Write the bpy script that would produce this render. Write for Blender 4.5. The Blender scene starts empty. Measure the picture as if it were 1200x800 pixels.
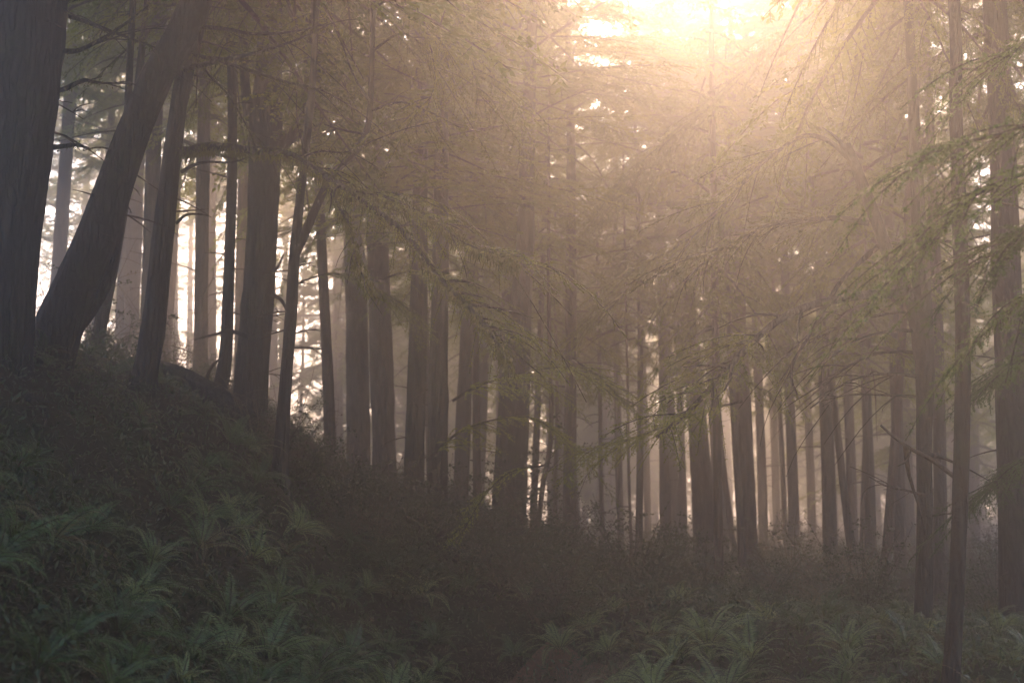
import bpy, math, random
import numpy as np
from mathutils import Vector, Matrix, Quaternion

random.seed(7)
R = np.random.default_rng(11)
C = bpy.context.scene.collection
sc = bpy.context.scene

# ------------------------------------------------------------------ camera
CAM_Z = 1.6
F = 1400.0                       # focal length in pixels of the 1200 px wide photograph
PITCH = math.atan(190 / F)
cd = bpy.data.cameras.new('camera')
cam = bpy.data.objects.new('camera', cd)
C.objects.link(cam)
cam.location = (0, 0, CAM_Z)
cam.rotation_euler = (math.radians(90) + PITCH, 0, 0)
cd.sensor_width = 36
cd.lens = 36 * F / 1200
cd.clip_start = 0.1
cd.clip_end = 2000
cd.dof.use_dof = True
cd.dof.focus_distance = 10.0
cd.dof.aperture_fstop = 1.8
sc.camera = cam
_f = np.array([0, math.cos(PITCH), math.sin(PITCH)])
_u = np.array([0, -math.sin(PITCH), math.cos(PITCH)])


def ray(px, py):
    return _f + np.array([(px - 600) / F, 0, 0]) + _u * ((400 - py) / F)


def at(px, py, Y):
    """the point of the forest seen at photo pixel (px, py) that stands Y metres ahead"""
    d = ray(px, py)
    p = d * (Y / d[1])
    p[2] += CAM_Z
    return p


# ------------------------------------------------------------------ helpers
def tag(o, label=None, cat=None, group=None, kind=None):
    if label: o['label'] = label
    if cat: o['category'] = cat
    if group: o['group'] = group
    if kind: o['kind'] = kind
    return o


def empty(name, loc, rz=0.0):
    o = bpy.data.objects.new(name, None)
    o.empty_display_size = 0.2
    o.location = loc
    o.rotation_euler = (0, 0, rz)
    C.objects.link(o)
    return o


def mesh_data(name, verts, faces, mats, midx=None, smooth=None):
    """verts (n,3); faces (m,4) quads; -1 in the last column marks a triangle"""
    verts = np.asarray(verts, dtype=np.float32)
    faces = np.asarray(faces, dtype=np.int32)
    me = bpy.data.meshes.new(name)
    me.vertices.add(len(verts))
    me.vertices.foreach_set('co', verts.ravel())
    m = len(faces)
    me.loops.add(m * 4)
    me.loops.foreach_set('vertex_index', faces.ravel())
    me.polygons.add(m)
    me.polygons.foreach_set('loop_start', np.arange(m, dtype=np.int32) * 4)
    me.polygons.foreach_set('loop_total', np.full(m, 4, dtype=np.int32))
    if midx is not None:
        me.polygons.foreach_set('material_index', np.asarray(midx, dtype=np.int32))
    if smooth is not None:
        me.polygons.foreach_set('use_smooth', np.asarray(smooth, dtype=bool))
    for mt in mats:
        me.materials.append(mt)
    me.update(calc_edges=True)
    return me


def link(name, me, parent=None):
    o = bpy.data.objects.new(name, me)
    C.objects.link(o)
    if parent is not None:
        o.parent = parent
    return o


class MB:
    """collects quads in numpy blocks"""
    def __init__(self):
        self.v, self.f, self.m, self.s, self.n = [], [], [], [], 0

    def add(self, v, f, mat=0, smooth=False):
        v = np.asarray(v, dtype=np.float32).reshape(-1, 3)
        f = np.asarray(f, dtype=np.int64).reshape(-1, 4)
        self.v.append(v); self.f.append(f + self.n)
        self.m.append(np.full(len(f), mat)); self.s.append(np.full(len(f), smooth))
        self.n += len(v)

    def quads(self, q, mat=0):
        """q (k,4,3)"""
        q = np.asarray(q, dtype=np.float32)
        self.add(q.reshape(-1, 3), np.arange(len(q) * 4).reshape(-1, 4), mat)

    def data(self, name, mats, origin=None):
        v = np.concatenate(self.v)
        if origin is not None:
            v = v - np.asarray(origin, dtype=np.float32)
        return mesh_data(name, v, np.concatenate(self.f), mats, np.concatenate(self.m), np.concatenate(self.s))


def unit(a):
    return a / np.maximum(np.linalg.norm(a, axis=-1, keepdims=True), 1e-9)


def smooth_path(pts, n=8):
    """Catmull-Rom through the points (k,d)"""
    p = np.asarray(pts, dtype=float)
    if len(p) < 3:
        t = np.linspace(0, 1, n * (len(p) - 1) + 1)[:, None]
        return p[0] + (p[-1] - p[0]) * t
    P = np.vstack([2 * p[0] - p[1], p, 2 * p[-1] - p[-2]])
    out = []
    for i in range(1, len(P) - 2):
        a, b, c, d = P[i - 1], P[i], P[i + 1], P[i + 2]
        for t in np.linspace(0, 1, n, endpoint=False):
            out.append(0.5 * (2 * b + (c - a) * t + (2 * a - 5 * b + 4 * c - d) * t * t + (3 * b - a - 3 * c + d) * t ** 3))
    out.append(p[-1])
    return np.array(out)


def tube(mb, path, rad, seg=8, mat=0, rough=0.0, rng=R, flute=None, relief=0.0):
    """a tube of varying radius; rough = lumpiness, flute = (count, depth, power) makes buttress ridges near the foot"""
    path = np.asarray(path, dtype=float)
    n = len(path)
    rad = np.broadcast_to(np.asarray(rad, dtype=float), (n,)).copy()
    T = unit(np.gradient(path, axis=0))
    ref = np.array([0.0, 0, 1]) if abs(T[0][2]) < 0.8 else np.array([1.0, 0, 0])
    N = np.zeros((n, 3)); x = ref - T[0] * (ref @ T[0]); x /= np.linalg.norm(x)
    for i in range(n):
        x = x - T[i] * (x @ T[i]); x /= max(np.linalg.norm(x), 1e-9); N[i] = x
    B = np.cross(T, N)
    a = np.linspace(0, 2 * math.pi, seg, endpoint=False)
    rr = np.ones((n, seg))
    if rough:
        # low frequency lumps that run along the trunk
        for k in range(4):
            q = rng.integers(1, 5); ph = rng.uniform(0, 6.28); w = rng.uniform(0.1, 0.6)
            rr += rough * 0.5 * np.sin(q * a[None, :] + ph + w * np.arange(n)[:, None])
        rr += rng.normal(0, rough * 0.35, (n, seg))
    if relief:
        arc = np.concatenate([[0], np.cumsum(np.linalg.norm(np.diff(path, axis=0), axis=1))])[:, None]
        for q, am, fz in ((seg // 8, 0.5, 0.7), (seg // 5, 0.7, 1.3), (seg // 4 + 1, 0.5, 2.1)):
            ph = rng.uniform(0, 6.28)
            rr += relief * am * (0.5 - np.abs(np.sin(0.5 * q * a[None, :] + ph + 0.9 * np.sin(arc * fz + ph) + 0.5 * np.sin(arc * fz * 2.7))))
        for _ in range(int(arc[-1, 0] * 0.35)):      # burls and old branch scars
            zz, aa, am = rng.uniform(0, arc[-1, 0]), rng.uniform(0, 6.28), rng.uniform(0.05, 0.16)
            rr += am * np.exp(-((arc - zz) / 0.16) ** 2) * np.exp(-((np.angle(np.exp(1j * (a[None, :] - aa)))) / 0.45) ** 2)
    if flute is not None:
        cnt, dep, tl = flute
        g = np.exp(-np.arange(n) / tl)[:, None]
        ph = rng.uniform(0, 6.28)
        rr += g * dep * (0.5 + 0.6 * np.sin(cnt * a[None, :] + ph) + 0.3 * np.sin((cnt + 2) * a[None, :] + 2 * ph))
    off = (N[:, None, :] * np.cos(a)[None, :, None] + B[:, None, :] * np.sin(a)[None, :, None]) * (rad[:, None] * rr)[:, :, None]
    v = path[:, None, :] + off
    i0 = np.arange(n - 1)[:, None] * seg
    j = np.arange(seg)[None, :]
    j2 = (j + 1) % seg
    f = np.stack([i0 + j, i0 + j2, i0 + seg + j2, i0 + seg + j], axis=-1).reshape(-1, 4)
    mb.add(v.reshape(-1, 3), f, mat, True)


def leaf_quads(base, d, side, L, W):
    """diamond blades: base (k,3), direction d, side vector, lengths, widths"""
    L = np.asarray(L)[:, None]; W = np.asarray(W)[:, None]
    m = base + d * L * 0.42
    return np.stack([base, m + side * W, base + d * L, m - side * W], axis=1)


# ------------------------------------------------------------------ materials
def new_mat(name):
    m = bpy.data.materials.new(name)
    m.use_nodes = True
    nt = m.node_tree
    for n in list(nt.nodes): nt.nodes.remove(n)
    out = nt.nodes.new('ShaderNodeOutputMaterial')
    return m, nt, out


def ramp(nt, src, stops):
    r = nt.nodes.new('ShaderNodeValToRGB')
    els = r.color_ramp.elements
    while len(els) < len(stops): els.new(0.5)
    for e, (p, c) in zip(els, stops):
        e.position = p; e.color = (*c, 1)
    nt.links.new(src, r.inputs[0])
    return r


def noise(nt, vec, scale, detail=4, rough=0.55):
    n = nt.nodes.new('ShaderNodeTexNoise')
    n.inputs['Scale'].default_value = scale
    n.inputs['Detail'].default_value = detail
    n.inputs['Roughness'].default_value = rough
    nt.links.new(vec, n.inputs['Vector'])
    return n


def bark_mat(name, dark, light, moss=(0.045, 0.06, 0.018), moss_amt=0.5, stretch=9.0):
    m, nt, out = new_mat(name)
    tc = nt.nodes.new('ShaderNodeTexCoord')
    mp = nt.nodes.new('ShaderNodeMapping')
    mp.inputs['Scale'].default_value = (stretch * 1.7, stretch * 1.7, 1.9)
    nt.links.new(tc.outputs['Object'], mp.inputs['Vector'])
    n1 = noise(nt, mp.outputs[0], 1.6, 8, 0.65)
    n2 = noise(nt, tc.outputs['Object'], 1.3, 4)
    n3 = noise(nt, tc.outputs['Object'], 14, 5, 0.7)
    col = ramp(nt, n1.outputs['Fac'], [(0.32, dark), (0.52, tuple(0.5 * (a + b) for a, b in zip(dark, light))), (0.7, light)])
    ms = nt.nodes.new('ShaderNodeMath'); ms.operation = 'MULTIPLY'
    r2 = ramp(nt, n2.outputs['Fac'], [(0.45, (0, 0, 0)), (0.62, (1, 1, 1))])
    r3 = ramp(nt, n3.outputs['Fac'], [(0.42, (0, 0, 0)), (0.58, (1, 1, 1))])
    nt.links.new(r2.outputs[0], ms.inputs[0]); nt.links.new(r3.outputs[0], ms.inputs[1])
    ms2 = nt.nodes.new('ShaderNodeMath'); ms2.operation = 'MULTIPLY'; ms2.inputs[1].default_value = moss_amt
    nt.links.new(ms.outputs[0], ms2.inputs[0])
    mx = nt.nodes.new('ShaderNodeMix'); mx.data_type = 'RGBA'
    nt.links.new(ms2.outputs[0], mx.inputs['Factor'])
    nt.links.new(col.outputs[0], mx.inputs['A']); mx.inputs['B'].default_value = (*moss, 1)
    wn = noise(nt, tc.outputs['Object'], 5, 4)
    wv = nt.nodes.new('ShaderNodeMix'); wv.data_type = 'RGBA'; wv.blend_type = 'ADD'; wv.inputs['Factor'].default_value = 0.9
    nt.links.new(mp.outputs[0], wv.inputs['A']); nt.links.new(wn.outputs['Color'], wv.inputs['B'])
    vo = nt.nodes.new('ShaderNodeTexVoronoi'); vo.feature = 'DISTANCE_TO_EDGE'; vo.inputs['Scale'].default_value = 1.1
    nt.links.new(wv.outputs['Result'], vo.inputs['Vector'])
    cr = ramp(nt, vo.outputs['Distance'], [(0.0, (0.5, 0.5, 0.5)), (0.16, (0.88, 0.88, 0.88)), (0.4, (1, 1, 1))])
    mk = nt.nodes.new('ShaderNodeMix'); mk.data_type = 'RGBA'; mk.blend_type = 'MULTIPLY'; mk.inputs['Factor'].default_value = 1
    nt.links.new(mx.outputs['Result'], mk.inputs['A']); nt.links.new(cr.outputs[0], mk.inputs['B'])
    mx = mk
    hs = nt.nodes.new('ShaderNodeMath'); hs.operation = 'MULTIPLY'
    nt.links.new(n1.outputs['Fac'], hs.inputs[0]); nt.links.new(cr.outputs[0], hs.inputs[1])
    bs = nt.nodes.new('ShaderNodeBsdfPrincipled')
    bs.inputs['Roughness'].default_value = 0.9
    bs.inputs['Specular IOR Level'].default_value = 0.2
    nt.links.new(mx.outputs['Result'], bs.inputs['Base Color'])
    bp = nt.nodes.new('ShaderNodeBump'); bp.inputs['Strength'].default_value = 1.0; bp.inputs['Distance'].default_value = 0.06
    nt.links.new(hs.outputs[0], bp.inputs['Height']); nt.links.new(bp.outputs[0], bs.inputs['Normal'])
    nt.links.new(bs.outputs[0], out.inputs['Surface'])
    return m


def leaf_mat(name, c0, c1, c2, transl=0.4, scale=2.5, rough=0.55, spec=0.3, tint=1.3, hue_obj=0.25):
    """green blades that let some light through; colour drifts in clumps and from plant to plant"""
    m, nt, out = new_mat(name)
    tc = nt.nodes.new('ShaderNodeTexCoord')
    n1 = noise(nt, tc.outputs['Object'], scale, 5, 0.7)
    oi = nt.nodes.new('ShaderNodeObjectInfo')
    mr = nt.nodes.new('ShaderNodeMapRange')
    mr.inputs['To Min'].default_value = -hue_obj * 0.5; mr.inputs['To Max'].default_value = hue_obj * 0.5
    nt.links.new(oi.outputs['Random'], mr.inputs['Value'])
    ad = nt.nodes.new('ShaderNodeMath'); ad.operation = 'ADD'
    nt.links.new(n1.outputs['Fac'], ad.inputs[0]); nt.links.new(mr.outputs[0], ad.inputs[1])
    col = ramp(nt, ad.outputs[0], [(0.3, c0), (0.5, c1), (0.72, c2)])
    bs = nt.nodes.new('ShaderNodeBsdfPrincipled')
    bs.inputs['Roughness'].default_value = rough
    bs.inputs['Specular IOR Level'].default_value = spec
    nt.links.new(col.outputs[0], bs.inputs['Base Color'])
    tr = nt.nodes.new('ShaderNodeBsdfTranslucent')
    mu = nt.nodes.new('ShaderNodeMix'); mu.data_type = 'RGBA'; mu.blend_type = 'MULTIPLY'; mu.inputs['Factor'].default_value = 1
    nt.links.new(col.outputs[0], mu.inputs['A']); mu.inputs['B'].default_value = (tint * 1.25, tint * 1.1, tint * 0.55, 1)
    nt.links.new(mu.outputs['Result'], tr.inputs['Color'])
    mx = nt.nodes.new('ShaderNodeMixShader'); mx.inputs[0].default_value = transl
    nt.links.new(bs.outputs[0], mx.inputs[1]); nt.links.new(tr.outputs[0], mx.inputs[2])
    nt.links.new(mx.outputs[0], out.inputs['Surface'])
    return m


M_BARK = bark_mat('bark', (0.022, 0.016, 0.013), (0.13, 0.095, 0.075))
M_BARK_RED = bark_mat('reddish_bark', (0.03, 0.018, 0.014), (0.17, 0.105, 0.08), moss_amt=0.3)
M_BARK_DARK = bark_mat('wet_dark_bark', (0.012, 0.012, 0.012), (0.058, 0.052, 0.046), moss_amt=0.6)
M_WOOD = bark_mat('dead_wood', (0.03, 0.022, 0.018), (0.12, 0.09, 0.07), moss_amt=0.25, stretch=5)
M_NEEDLE = leaf_mat('conifer_needles', (0.06, 0.085, 0.014), (0.11, 0.15, 0.022), (0.19, 0.215, 0.034), transl=0.5, tint=1.5, scale=1.6)
M_NEEDLE_NEAR = leaf_mat('hemlock_needles', (0.035, 0.075, 0.02), (0.065, 0.13, 0.03), (0.11, 0.19, 0.045), transl=0.35, scale=5, rough=0.45)
M_NEEDLE_LIT = leaf_mat('lit_tone_needles', (0.08, 0.12, 0.025), (0.15, 0.2, 0.04), (0.24, 0.28, 0.06), transl=0.5, scale=2, tint=1.5)  # brighter needle copy: the light on the central sprays is put into the colour
M_DRY = leaf_mat('dry_twigs', (0.05, 0.035, 0.022), (0.1, 0.07, 0.045), (0.14, 0.11, 0.06), transl=0.2, scale=3)
M_MOSS = leaf_mat('hanging_moss', (0.05, 0.06, 0.016), (0.085, 0.095, 0.025), (0.14, 0.14, 0.04), transl=0.4, scale=9, rough=0.9, spec=0.1)
M_FERN = leaf_mat('fern_fronds', (0.034, 0.066, 0.02), (0.065, 0.115, 0.032), (0.125, 0.17, 0.055), transl=0.3, scale=3, rough=0.38, spec=0.5, tint=1.1)
M_FERN_LIT = leaf_mat('lit_tone_fronds', (0.12, 0.16, 0.06), (0.2, 0.25, 0.095), (0.3, 0.34, 0.15), transl=0.3, scale=3, rough=0.4, spec=0.5)  # paler frond copy: light catching the ferns is painted into their colour
M_FERN_DRY = leaf_mat('faded_fronds', (0.09, 0.07, 0.035), (0.15, 0.12, 0.06), (0.2, 0.17, 0.09), transl=0.3, scale=3, rough=0.5)
M_SCRUB = leaf_mat('scrub_leaves', (0.03, 0.045, 0.02), (0.055, 0.075, 0.03), (0.1, 0.1, 0.045), transl=0.3, scale=1.2, rough=0.45, spec=0.4)


def ground_mat():
    m, nt, out = new_mat('forest_soil')
    tc = nt.nodes.new('ShaderNodeTexCoord')
    n1 = noise(nt, tc.outputs['Object'], 0.9, 8, 0.65)
    n2 = noise(nt, tc.outputs['Object'], 11, 6, 0.7)
    col = ramp(nt, n1.outputs['Fac'], [(0.3, (0.025, 0.02, 0.014)), (0.5, (0.045, 0.036, 0.022)), (0.68, (0.04, 0.05, 0.02))])
    mu = nt.nodes.new('ShaderNodeMix'); mu.data_type = 'RGBA'; mu.blend_type = 'MULTIPLY'; mu.inputs['Factor'].default_value = 0.8
    r2 = ramp(nt, n2.outputs['Fac'], [(0.3, (0.5, 0.5, 0.5)), (0.7, (1.4, 1.4, 1.4))])
    nt.links.new(col.outputs[0], mu.inputs['A']); nt.links.new(r2.outputs[0], mu.inputs['B'])
    bs = nt.nodes.new('ShaderNodeBsdfPrincipled'); bs.inputs['Roughness'].default_value = 0.95
    bs.inputs['Specular IOR Level'].default_value = 0.1
    nt.links.new(mu.outputs['Result'], bs.inputs['Base Color'])
    bp = nt.nodes.new('ShaderNodeBump'); bp.inputs['Strength'].default_value = 1; bp.inputs['Distance'].default_value = 0.08
    nt.links.new(n2.outputs['Fac'], bp.inputs['Height']); nt.links.new(bp.outputs[0], bs.inputs['Normal'])
    nt.links.new(bs.outputs[0], out.inputs['Surface'])
    return m


def path_mat():
    m, nt, out = new_mat('needle_litter')
    tc = nt.nodes.new('ShaderNodeTexCoord')
    n1 = noise(nt, tc.outputs['Object'], 2.2, 6, 0.6)
    n2 = noise(nt, tc.outputs['Object'], 38, 5, 0.75)
    a = nt.nodes.new('ShaderNodeMath'); a.operation = 'ADD'
    b = nt.nodes.new('ShaderNodeMath'); b.operation = 'MULTIPLY'; b.inputs[1].default_value = 0.5
    nt.links.new(n1.outputs['Fac'], a.inputs[0]); nt.links.new(n2.outputs['Fac'], a.inputs[1]); nt.links.new(a.outputs[0], b.inputs[0])
    col = ramp(nt, b.outputs[0], [(0.36, (0.09, 0.04, 0.026)), (0.5, (0.21, 0.095, 0.06)), (0.64, (0.31, 0.16, 0.1))])
    bs = nt.nodes.new('ShaderNodeBsdfPrincipled'); bs.inputs['Roughness'].default_value = 0.9
    nt.links.new(col.outputs[0], bs.inputs['Base Color'])
    bp = nt.nodes.new('ShaderNodeBump'); bp.inputs['Strength'].default_value = 0.9; bp.inputs['Distance'].default_value = 0.03
    nt.links.new(n2.outputs['Fac'], bp.inputs['Height']); nt.links.new(bp.outputs[0], bs.inputs['Normal'])
    nt.links.new(bs.outputs[0], out.inputs['Surface'])
    return m


M_SOIL = ground_mat()
M_PATH = path_mat()

# ------------------------------------------------------------------ terrain
def sstep(t):
    t = np.clip(t, 0, 1)
    return t * t * (3 - 2 * t)


def base_h(x, y):
    x = np.asarray(x, dtype=float); y = np.asarray(y, dtype=float)
    toe = -0.75 + 1.6 * sstep((y - 13) / 8) + 2.0 * sstep((y - 20) / 14)
    H = 3.6 - 1.9 * sstep((y - 12) / 26) - 1.2 * sstep((y - 32) / 30)
    h = H * sstep((toe - x) / 5.2)
    r = sstep((x - 1.4) / 4.0) * 0.3 * (1 - 0.6 * sstep((y - 18) / 20))
    return h + r


CP = []   # (x, y, z) the ground passes through these, read off where the trunks and crests stand
for (px, py, Y) in [(10, 425, 10), (60, 425, 11), (112, 428, 14), (170, 432, 13.5), (250, 468, 15), (292, 520, 15.5),
                    (328, 548, 13.5), (388, 560, 21), (420, 575, 24), (448, 582, 23), (487, 605, 19), (512, 620, 18),
                    (600, 645, 19), (667, 648, 22), (560, 655, 15.5), (480, 640, 15), (1080, 765, 12), (1112, 815, 8.4), (720, 668, 27), (850, 668, 26),
                    (640, 812, 10), (655, 776, 12.2), (540, 760, 13), (500, 800, 11.2), (0, 640, 7.5), (150, 700, 8.5), (300, 690, 10),
                    (400, 720, 11.5), (720, 770, 12), (900, 760, 12.5)]:
    CP.append(at(px, py, Y))
CP = np.array(CP)
_res = CP[:, 2] - base_h(CP[:, 0], CP[:, 1])
_S = np.array([1.6, 2.6])


def _k(a, b):
    d = (a[:, None, :] - b[None, :, :]) / _S
    return np.exp(-(d ** 2).sum(-1))


_W = np.linalg.solve(_k(CP[:, :2], CP[:, :2]) + 0.12 * np.eye(len(CP)), _res)
_BN = [(R.uniform(0.25, 1.6), R.uniform(0, 6.28), R.uniform(0, 6.28)) for _ in range(14)]


def hgt(x, y):
    x = np.atleast_1d(np.asarray(x, dtype=float)); y = np.atleast_1d(np.asarray(y, dtype=float))
    p = np.stack([x.ravel(), y.ravel()], -1)
    h = base_h(p[:, 0], p[:, 1]) + _k(p, CP[:, :2]) @ _W
    b = np.zeros(len(p))
    for fr, a, ph in _BN:
        b += 0.028 / fr * np.sin(fr * 2.1 * (p[:, 0] * math.cos(a) + p[:, 1] * math.sin(a)) + ph)
    far = sstep((np.hypot(p[:, 0], p[:, 1]) - 60) / 60)
    return ((h * (1 - far)) + b).reshape(x.shape)


def h1(x, y):
    return float(hgt(x, y)[0])


def grid_lines(a, b, fine0, fine1, df, dc):
    l = list(np.arange(fine0, fine1 + 1e-6, df))
    x = fine0; d = df
    lo = []
    while x > a:
        d = min(d * 1.25, dc); x -= d; lo.append(max(x, a))
    x = fine1; d = df
    hi = []
    while x < b:
        d = min(d * 1.25, dc); x += d; hi.append(min(x, b))
    return np.array(lo[::-1] + l + hi)


gx = grid_lines(-400, 400, -9, 9, 0.14, 30)
gy = grid_lines(-60, 620, 3, 30, 0.16, 30)
GX, GY = np.meshgrid(gx, gy)
PATHC = np.array([(0.6, -3), (0.5, 3), (0.42, 8), (0.32, 10), (0.3, 11.5), (0.45, 13.4)])
pc = smooth_path(PATHC[:5], 10)


def path_dist(x, y):
    p = np.stack([np.ravel(x), np.ravel(y)], -1)
    d = np.full(len(p), 1e9)
    for a, b in zip(pc[:-1], pc[1:]):
        ab = b - a
        t = np.clip(((p - a) @ ab) / (ab @ ab), 0, 1)
        d = np.minimum(d, np.linalg.norm(p - (a + t[:, None] * ab), axis=1))
    return d.reshape(np.shape(x))


GZ = hgt(GX, GY)
ny, nx = GX.shape
v = np.stack([GX, GY, GZ], -1).reshape(-1, 3)
ii = (np.arange(ny - 1)[:, None] * nx + np.arange(nx - 1)[None, :])
f = np.stack([ii, ii + 1, ii + nx + 1, ii + nx], -1).reshape(-1, 4)
g = link('ground', mesh_data('ground', v, f, [M_SOIL], smooth=np.ones(len(f), bool)))
tag(g, 'dark leaf-strewn forest ground rising into a bank', kind='structure')


def strip(name, cl, halfw, mat, lift, label, ncross=9):
    cl = np.asarray(cl)
    T = unit(np.gradient(cl, axis=0)); N = np.stack([T[:, 1], -T[:, 0]], -1)
    arc = np.concatenate([[0], np.cumsum(np.linalg.norm(np.diff(cl, axis=0), axis=1))])
    w = halfw * (1 + 0.1 * np.sin(arc * 1.1) + 0.06 * np.sin(arc * 2.9 + 1)) * np.clip((arc[-1] - arc) / 1.2, 0.02, 1) ** 0.6
    R.normal(0, 0.05, len(cl))
    s = np.linspace(-1, 1, ncross)
    P = cl[:, None, :] + N[:, None, :] * (w[:, None] * s[None, :])[:, :, None]
    Z = hgt(P[..., 0], P[..., 1]) + lift
    v = np.concatenate([P, Z[..., None]], -1).reshape(-1, 3)
    n, k = len(cl), ncross
    ii = (np.arange(n - 1)[:, None] * k + np.arange(k - 1)[None, :])
    f = np.stack([ii, ii + 1, ii + k + 1, ii + k], -1).reshape(-1, 4)
    o = link(name, mesh_data(name, v, f, [mat], smooth=np.ones(len(f), bool)))
    tag(o, label, kind='structure')
    return o


strip('path', smooth_path(PATHC, 24), 0.62, M_PATH, 0.04, 'reddish needle-covered footpath between the ferns')

# ------------------------------------------------------------------ foliage building blocks
UP = np.array([0, 0, 1.0])


def spray(path, rng, start=0.2, step=0.075, twig=0.5, leaf=0.07, wid=0.009, gap=0.03, droop=0.35, flat=0.2, prof=0.7, hang=0.0):
    """needle-bearing side twigs along a branch path: returns (leaf quads, twig paths)"""
    path = np.asarray(path, dtype=float)
    seg = np.linalg.norm(np.diff(path, axis=0), axis=1)
    cum = np.concatenate([[0], np.cumsum(seg)]); L = cum[-1]
    s = np.arange(start * L, L, step) + rng.uniform(-0.3, 0.3) * step
    s = np.clip(s + rng.normal(0, step * 0.3, len(s)), 0, L * 0.999)
    P = np.stack([np.interp(s, cum, path[:, k]) for k in range(3)], -1)
    Tn = unit(np.gradient(path, axis=0))
    T = unit(np.stack([np.interp(s, cum, Tn[:, k]) for k in range(3)], -1))
    S = unit(np.cross(T, UP) + 1e-6)
    U = unit(np.cross(S, T))
    sgn = np.where(np.arange(len(s)) % 2 == 0, 1.0, -1.0)[:, None]
    u = (s / L)
    l = twig * ((1 - u) ** prof * 0.85 + 0.18) * rng.uniform(0.55, 1.15, len(s))
    d = unit(T * rng.uniform(0.45, 0.9, (len(s), 1)) + sgn * S * rng.uniform(0.5, 1.0, (len(s), 1)) + U * rng.normal(0, flat, (len(s), 1)) - UP * hang)
    K = int(max(3, math.ceil(l.max() / gap)))
    t = (np.arange(K) + 0.5) * gap
    ok = t[None, :] < l[:, None]
    ti = np.broadcast_to(t[None, :], ok.shape)
    base = P[:, None, :] + d[:, None, :] * ti[:, :, None] - UP * (droop * (ti ** 2))[:, :, None]
    dd = unit(d[:, None, :] - UP * (2 * droop * ti)[:, :, None])
    perp = unit(np.cross(dd, U[:, None, :] + 1e-6))
    fade = 1 - 0.55 * ti / l[:, None]
    qs = []
    for sg in (1, -1):
        b = base[ok]; D = dd[ok]; Pp = perp[ok] * sg
        k = len(b)
        if k == 0: continue
        ld = unit(D * rng.uniform(0.35, 0.9, (k, 1)) + Pp * rng.uniform(0.6, 1, (k, 1)) + rng.normal(0, 0.22, (k, 3)) - UP * 0.12)
        sd = unit(np.cross(ld, rng.normal(0, 1, (k, 3)) * 0.6 + UP))
        Lf = leaf * fade[ok] * rng.uniform(0.5, 1.2, k)
        qs.append(leaf_quads(b, ld, sd, Lf, wid * rng.uniform(0.7, 1.2, k)))
    return (np.concatenate(qs) if qs else np.zeros((0, 4, 3))), (P, d, l, droop)


def twig_strips(info, w=0.006):
    """each side twig as two thin crossed-free ribbons (3 segments)"""
    P, d, l, droop = info
    t = np.linspace(0, 1, 4)
    q = P[:, None, :] + d[:, None, :] * (l[:, None] * t)[:, :, None] - UP * (droop * (l[:, None] * t) ** 2)[:, :, None]
    s = unit(np.cross(d, UP))[:, None, :] * (w * (1 - 0.7 * t))[None, :, None]
    out = []
    for i in range(3):
        a, b = q[:, i], q[:, i + 1]
        out.append(np.stack([a - s[:, i], a + s[:, i], b + s[:, i + 1], b - s[:, i + 1]], 1))
    return np.concatenate(out)


def branch_path(p0, ang, L, rise, droop, rng, n=9, wob=0.04):
    t = np.linspace(0, 1, n)
    dirx = np.array([math.cos(ang), math.sin(ang), 0])
    sd = np.array([-math.sin(ang), math.cos(ang), 0])
    x = p0 + dirx * (L * t)[:, None] + UP * (L * (rise * t - droop * t ** 2))[:, None]
    x = x + sd * (L * wob * np.sin(t * rng.uniform(2, 5) + rng.uniform(0, 6)) * t)[:, None]
    return x


def crown_mesh(name, H, rad, nb, seed, twig=0.55, step=0.062, dens=1.0, sparse_low=True, needles=None, leaf=0.11, wid=0.016, gap=0.034, start=(0.08, 0.3)):
    rng = np.random.default_rng(seed)
    mb = MB()
    for i in range(nb):
        u = (i + rng.uniform(0, 1)) / nb
        z = H * u ** 1.05
        prof = min(1, 0.55 + u * 2.2) * (1 - u) ** 0.65 + 0.1
        L = rad * prof * rng.uniform(0.55, 1.18)
        a = i * 2.39996 + rng.uniform(-0.5, 0.5)
        rise = rng.uniform(-0.45, 0.3) + 0.35 * u
        p = branch_path(np.array([0, 0, z]), a, L, rise, rng.uniform(0.25, 0.55), rng)
        tube(mb, p, np.linspace(0.012 + 0.009 * L, 0.004, len(p)), 4, 0)
        if sparse_low and u < 0.12 and rng.random() < 0.5:
            continue
        q, info = spray(p, rng, start=rng.uniform(*start), step=step / dens, twig=twig * (0.6 + 0.16 * L), leaf=leaf, wid=wid,
                        gap=gap, droop=rng.uniform(0.25, 0.8), flat=0.25)
        mb.quads(q, 1)
        mb.quads(twig_strips(info), 0)
        # forked limb: one or two secondary boughs
        for k in range(rng.integers(2, 4)):
            j = rng.integers(2, 6)
            p2 = branch_path(p[j], a + rng.choice([-1, 1]) * rng.uniform(0.35, 0.8), L * rng.uniform(0.35, 0.55), rise * 0.3, 0.5, rng, 6)
            tube(mb, p2, np.linspace(0.009, 0.003, len(p2)), 3, 0)
            q, info = spray(p2, rng, start=0.15, step=step / dens, twig=twig * 0.7, leaf=leaf, wid=wid, gap=gap, droop=0.6, flat=0.3)
            mb.quads(q, 1)
    return mb.data(name, [M_BARK, needles or M_NEEDLE])


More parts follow.
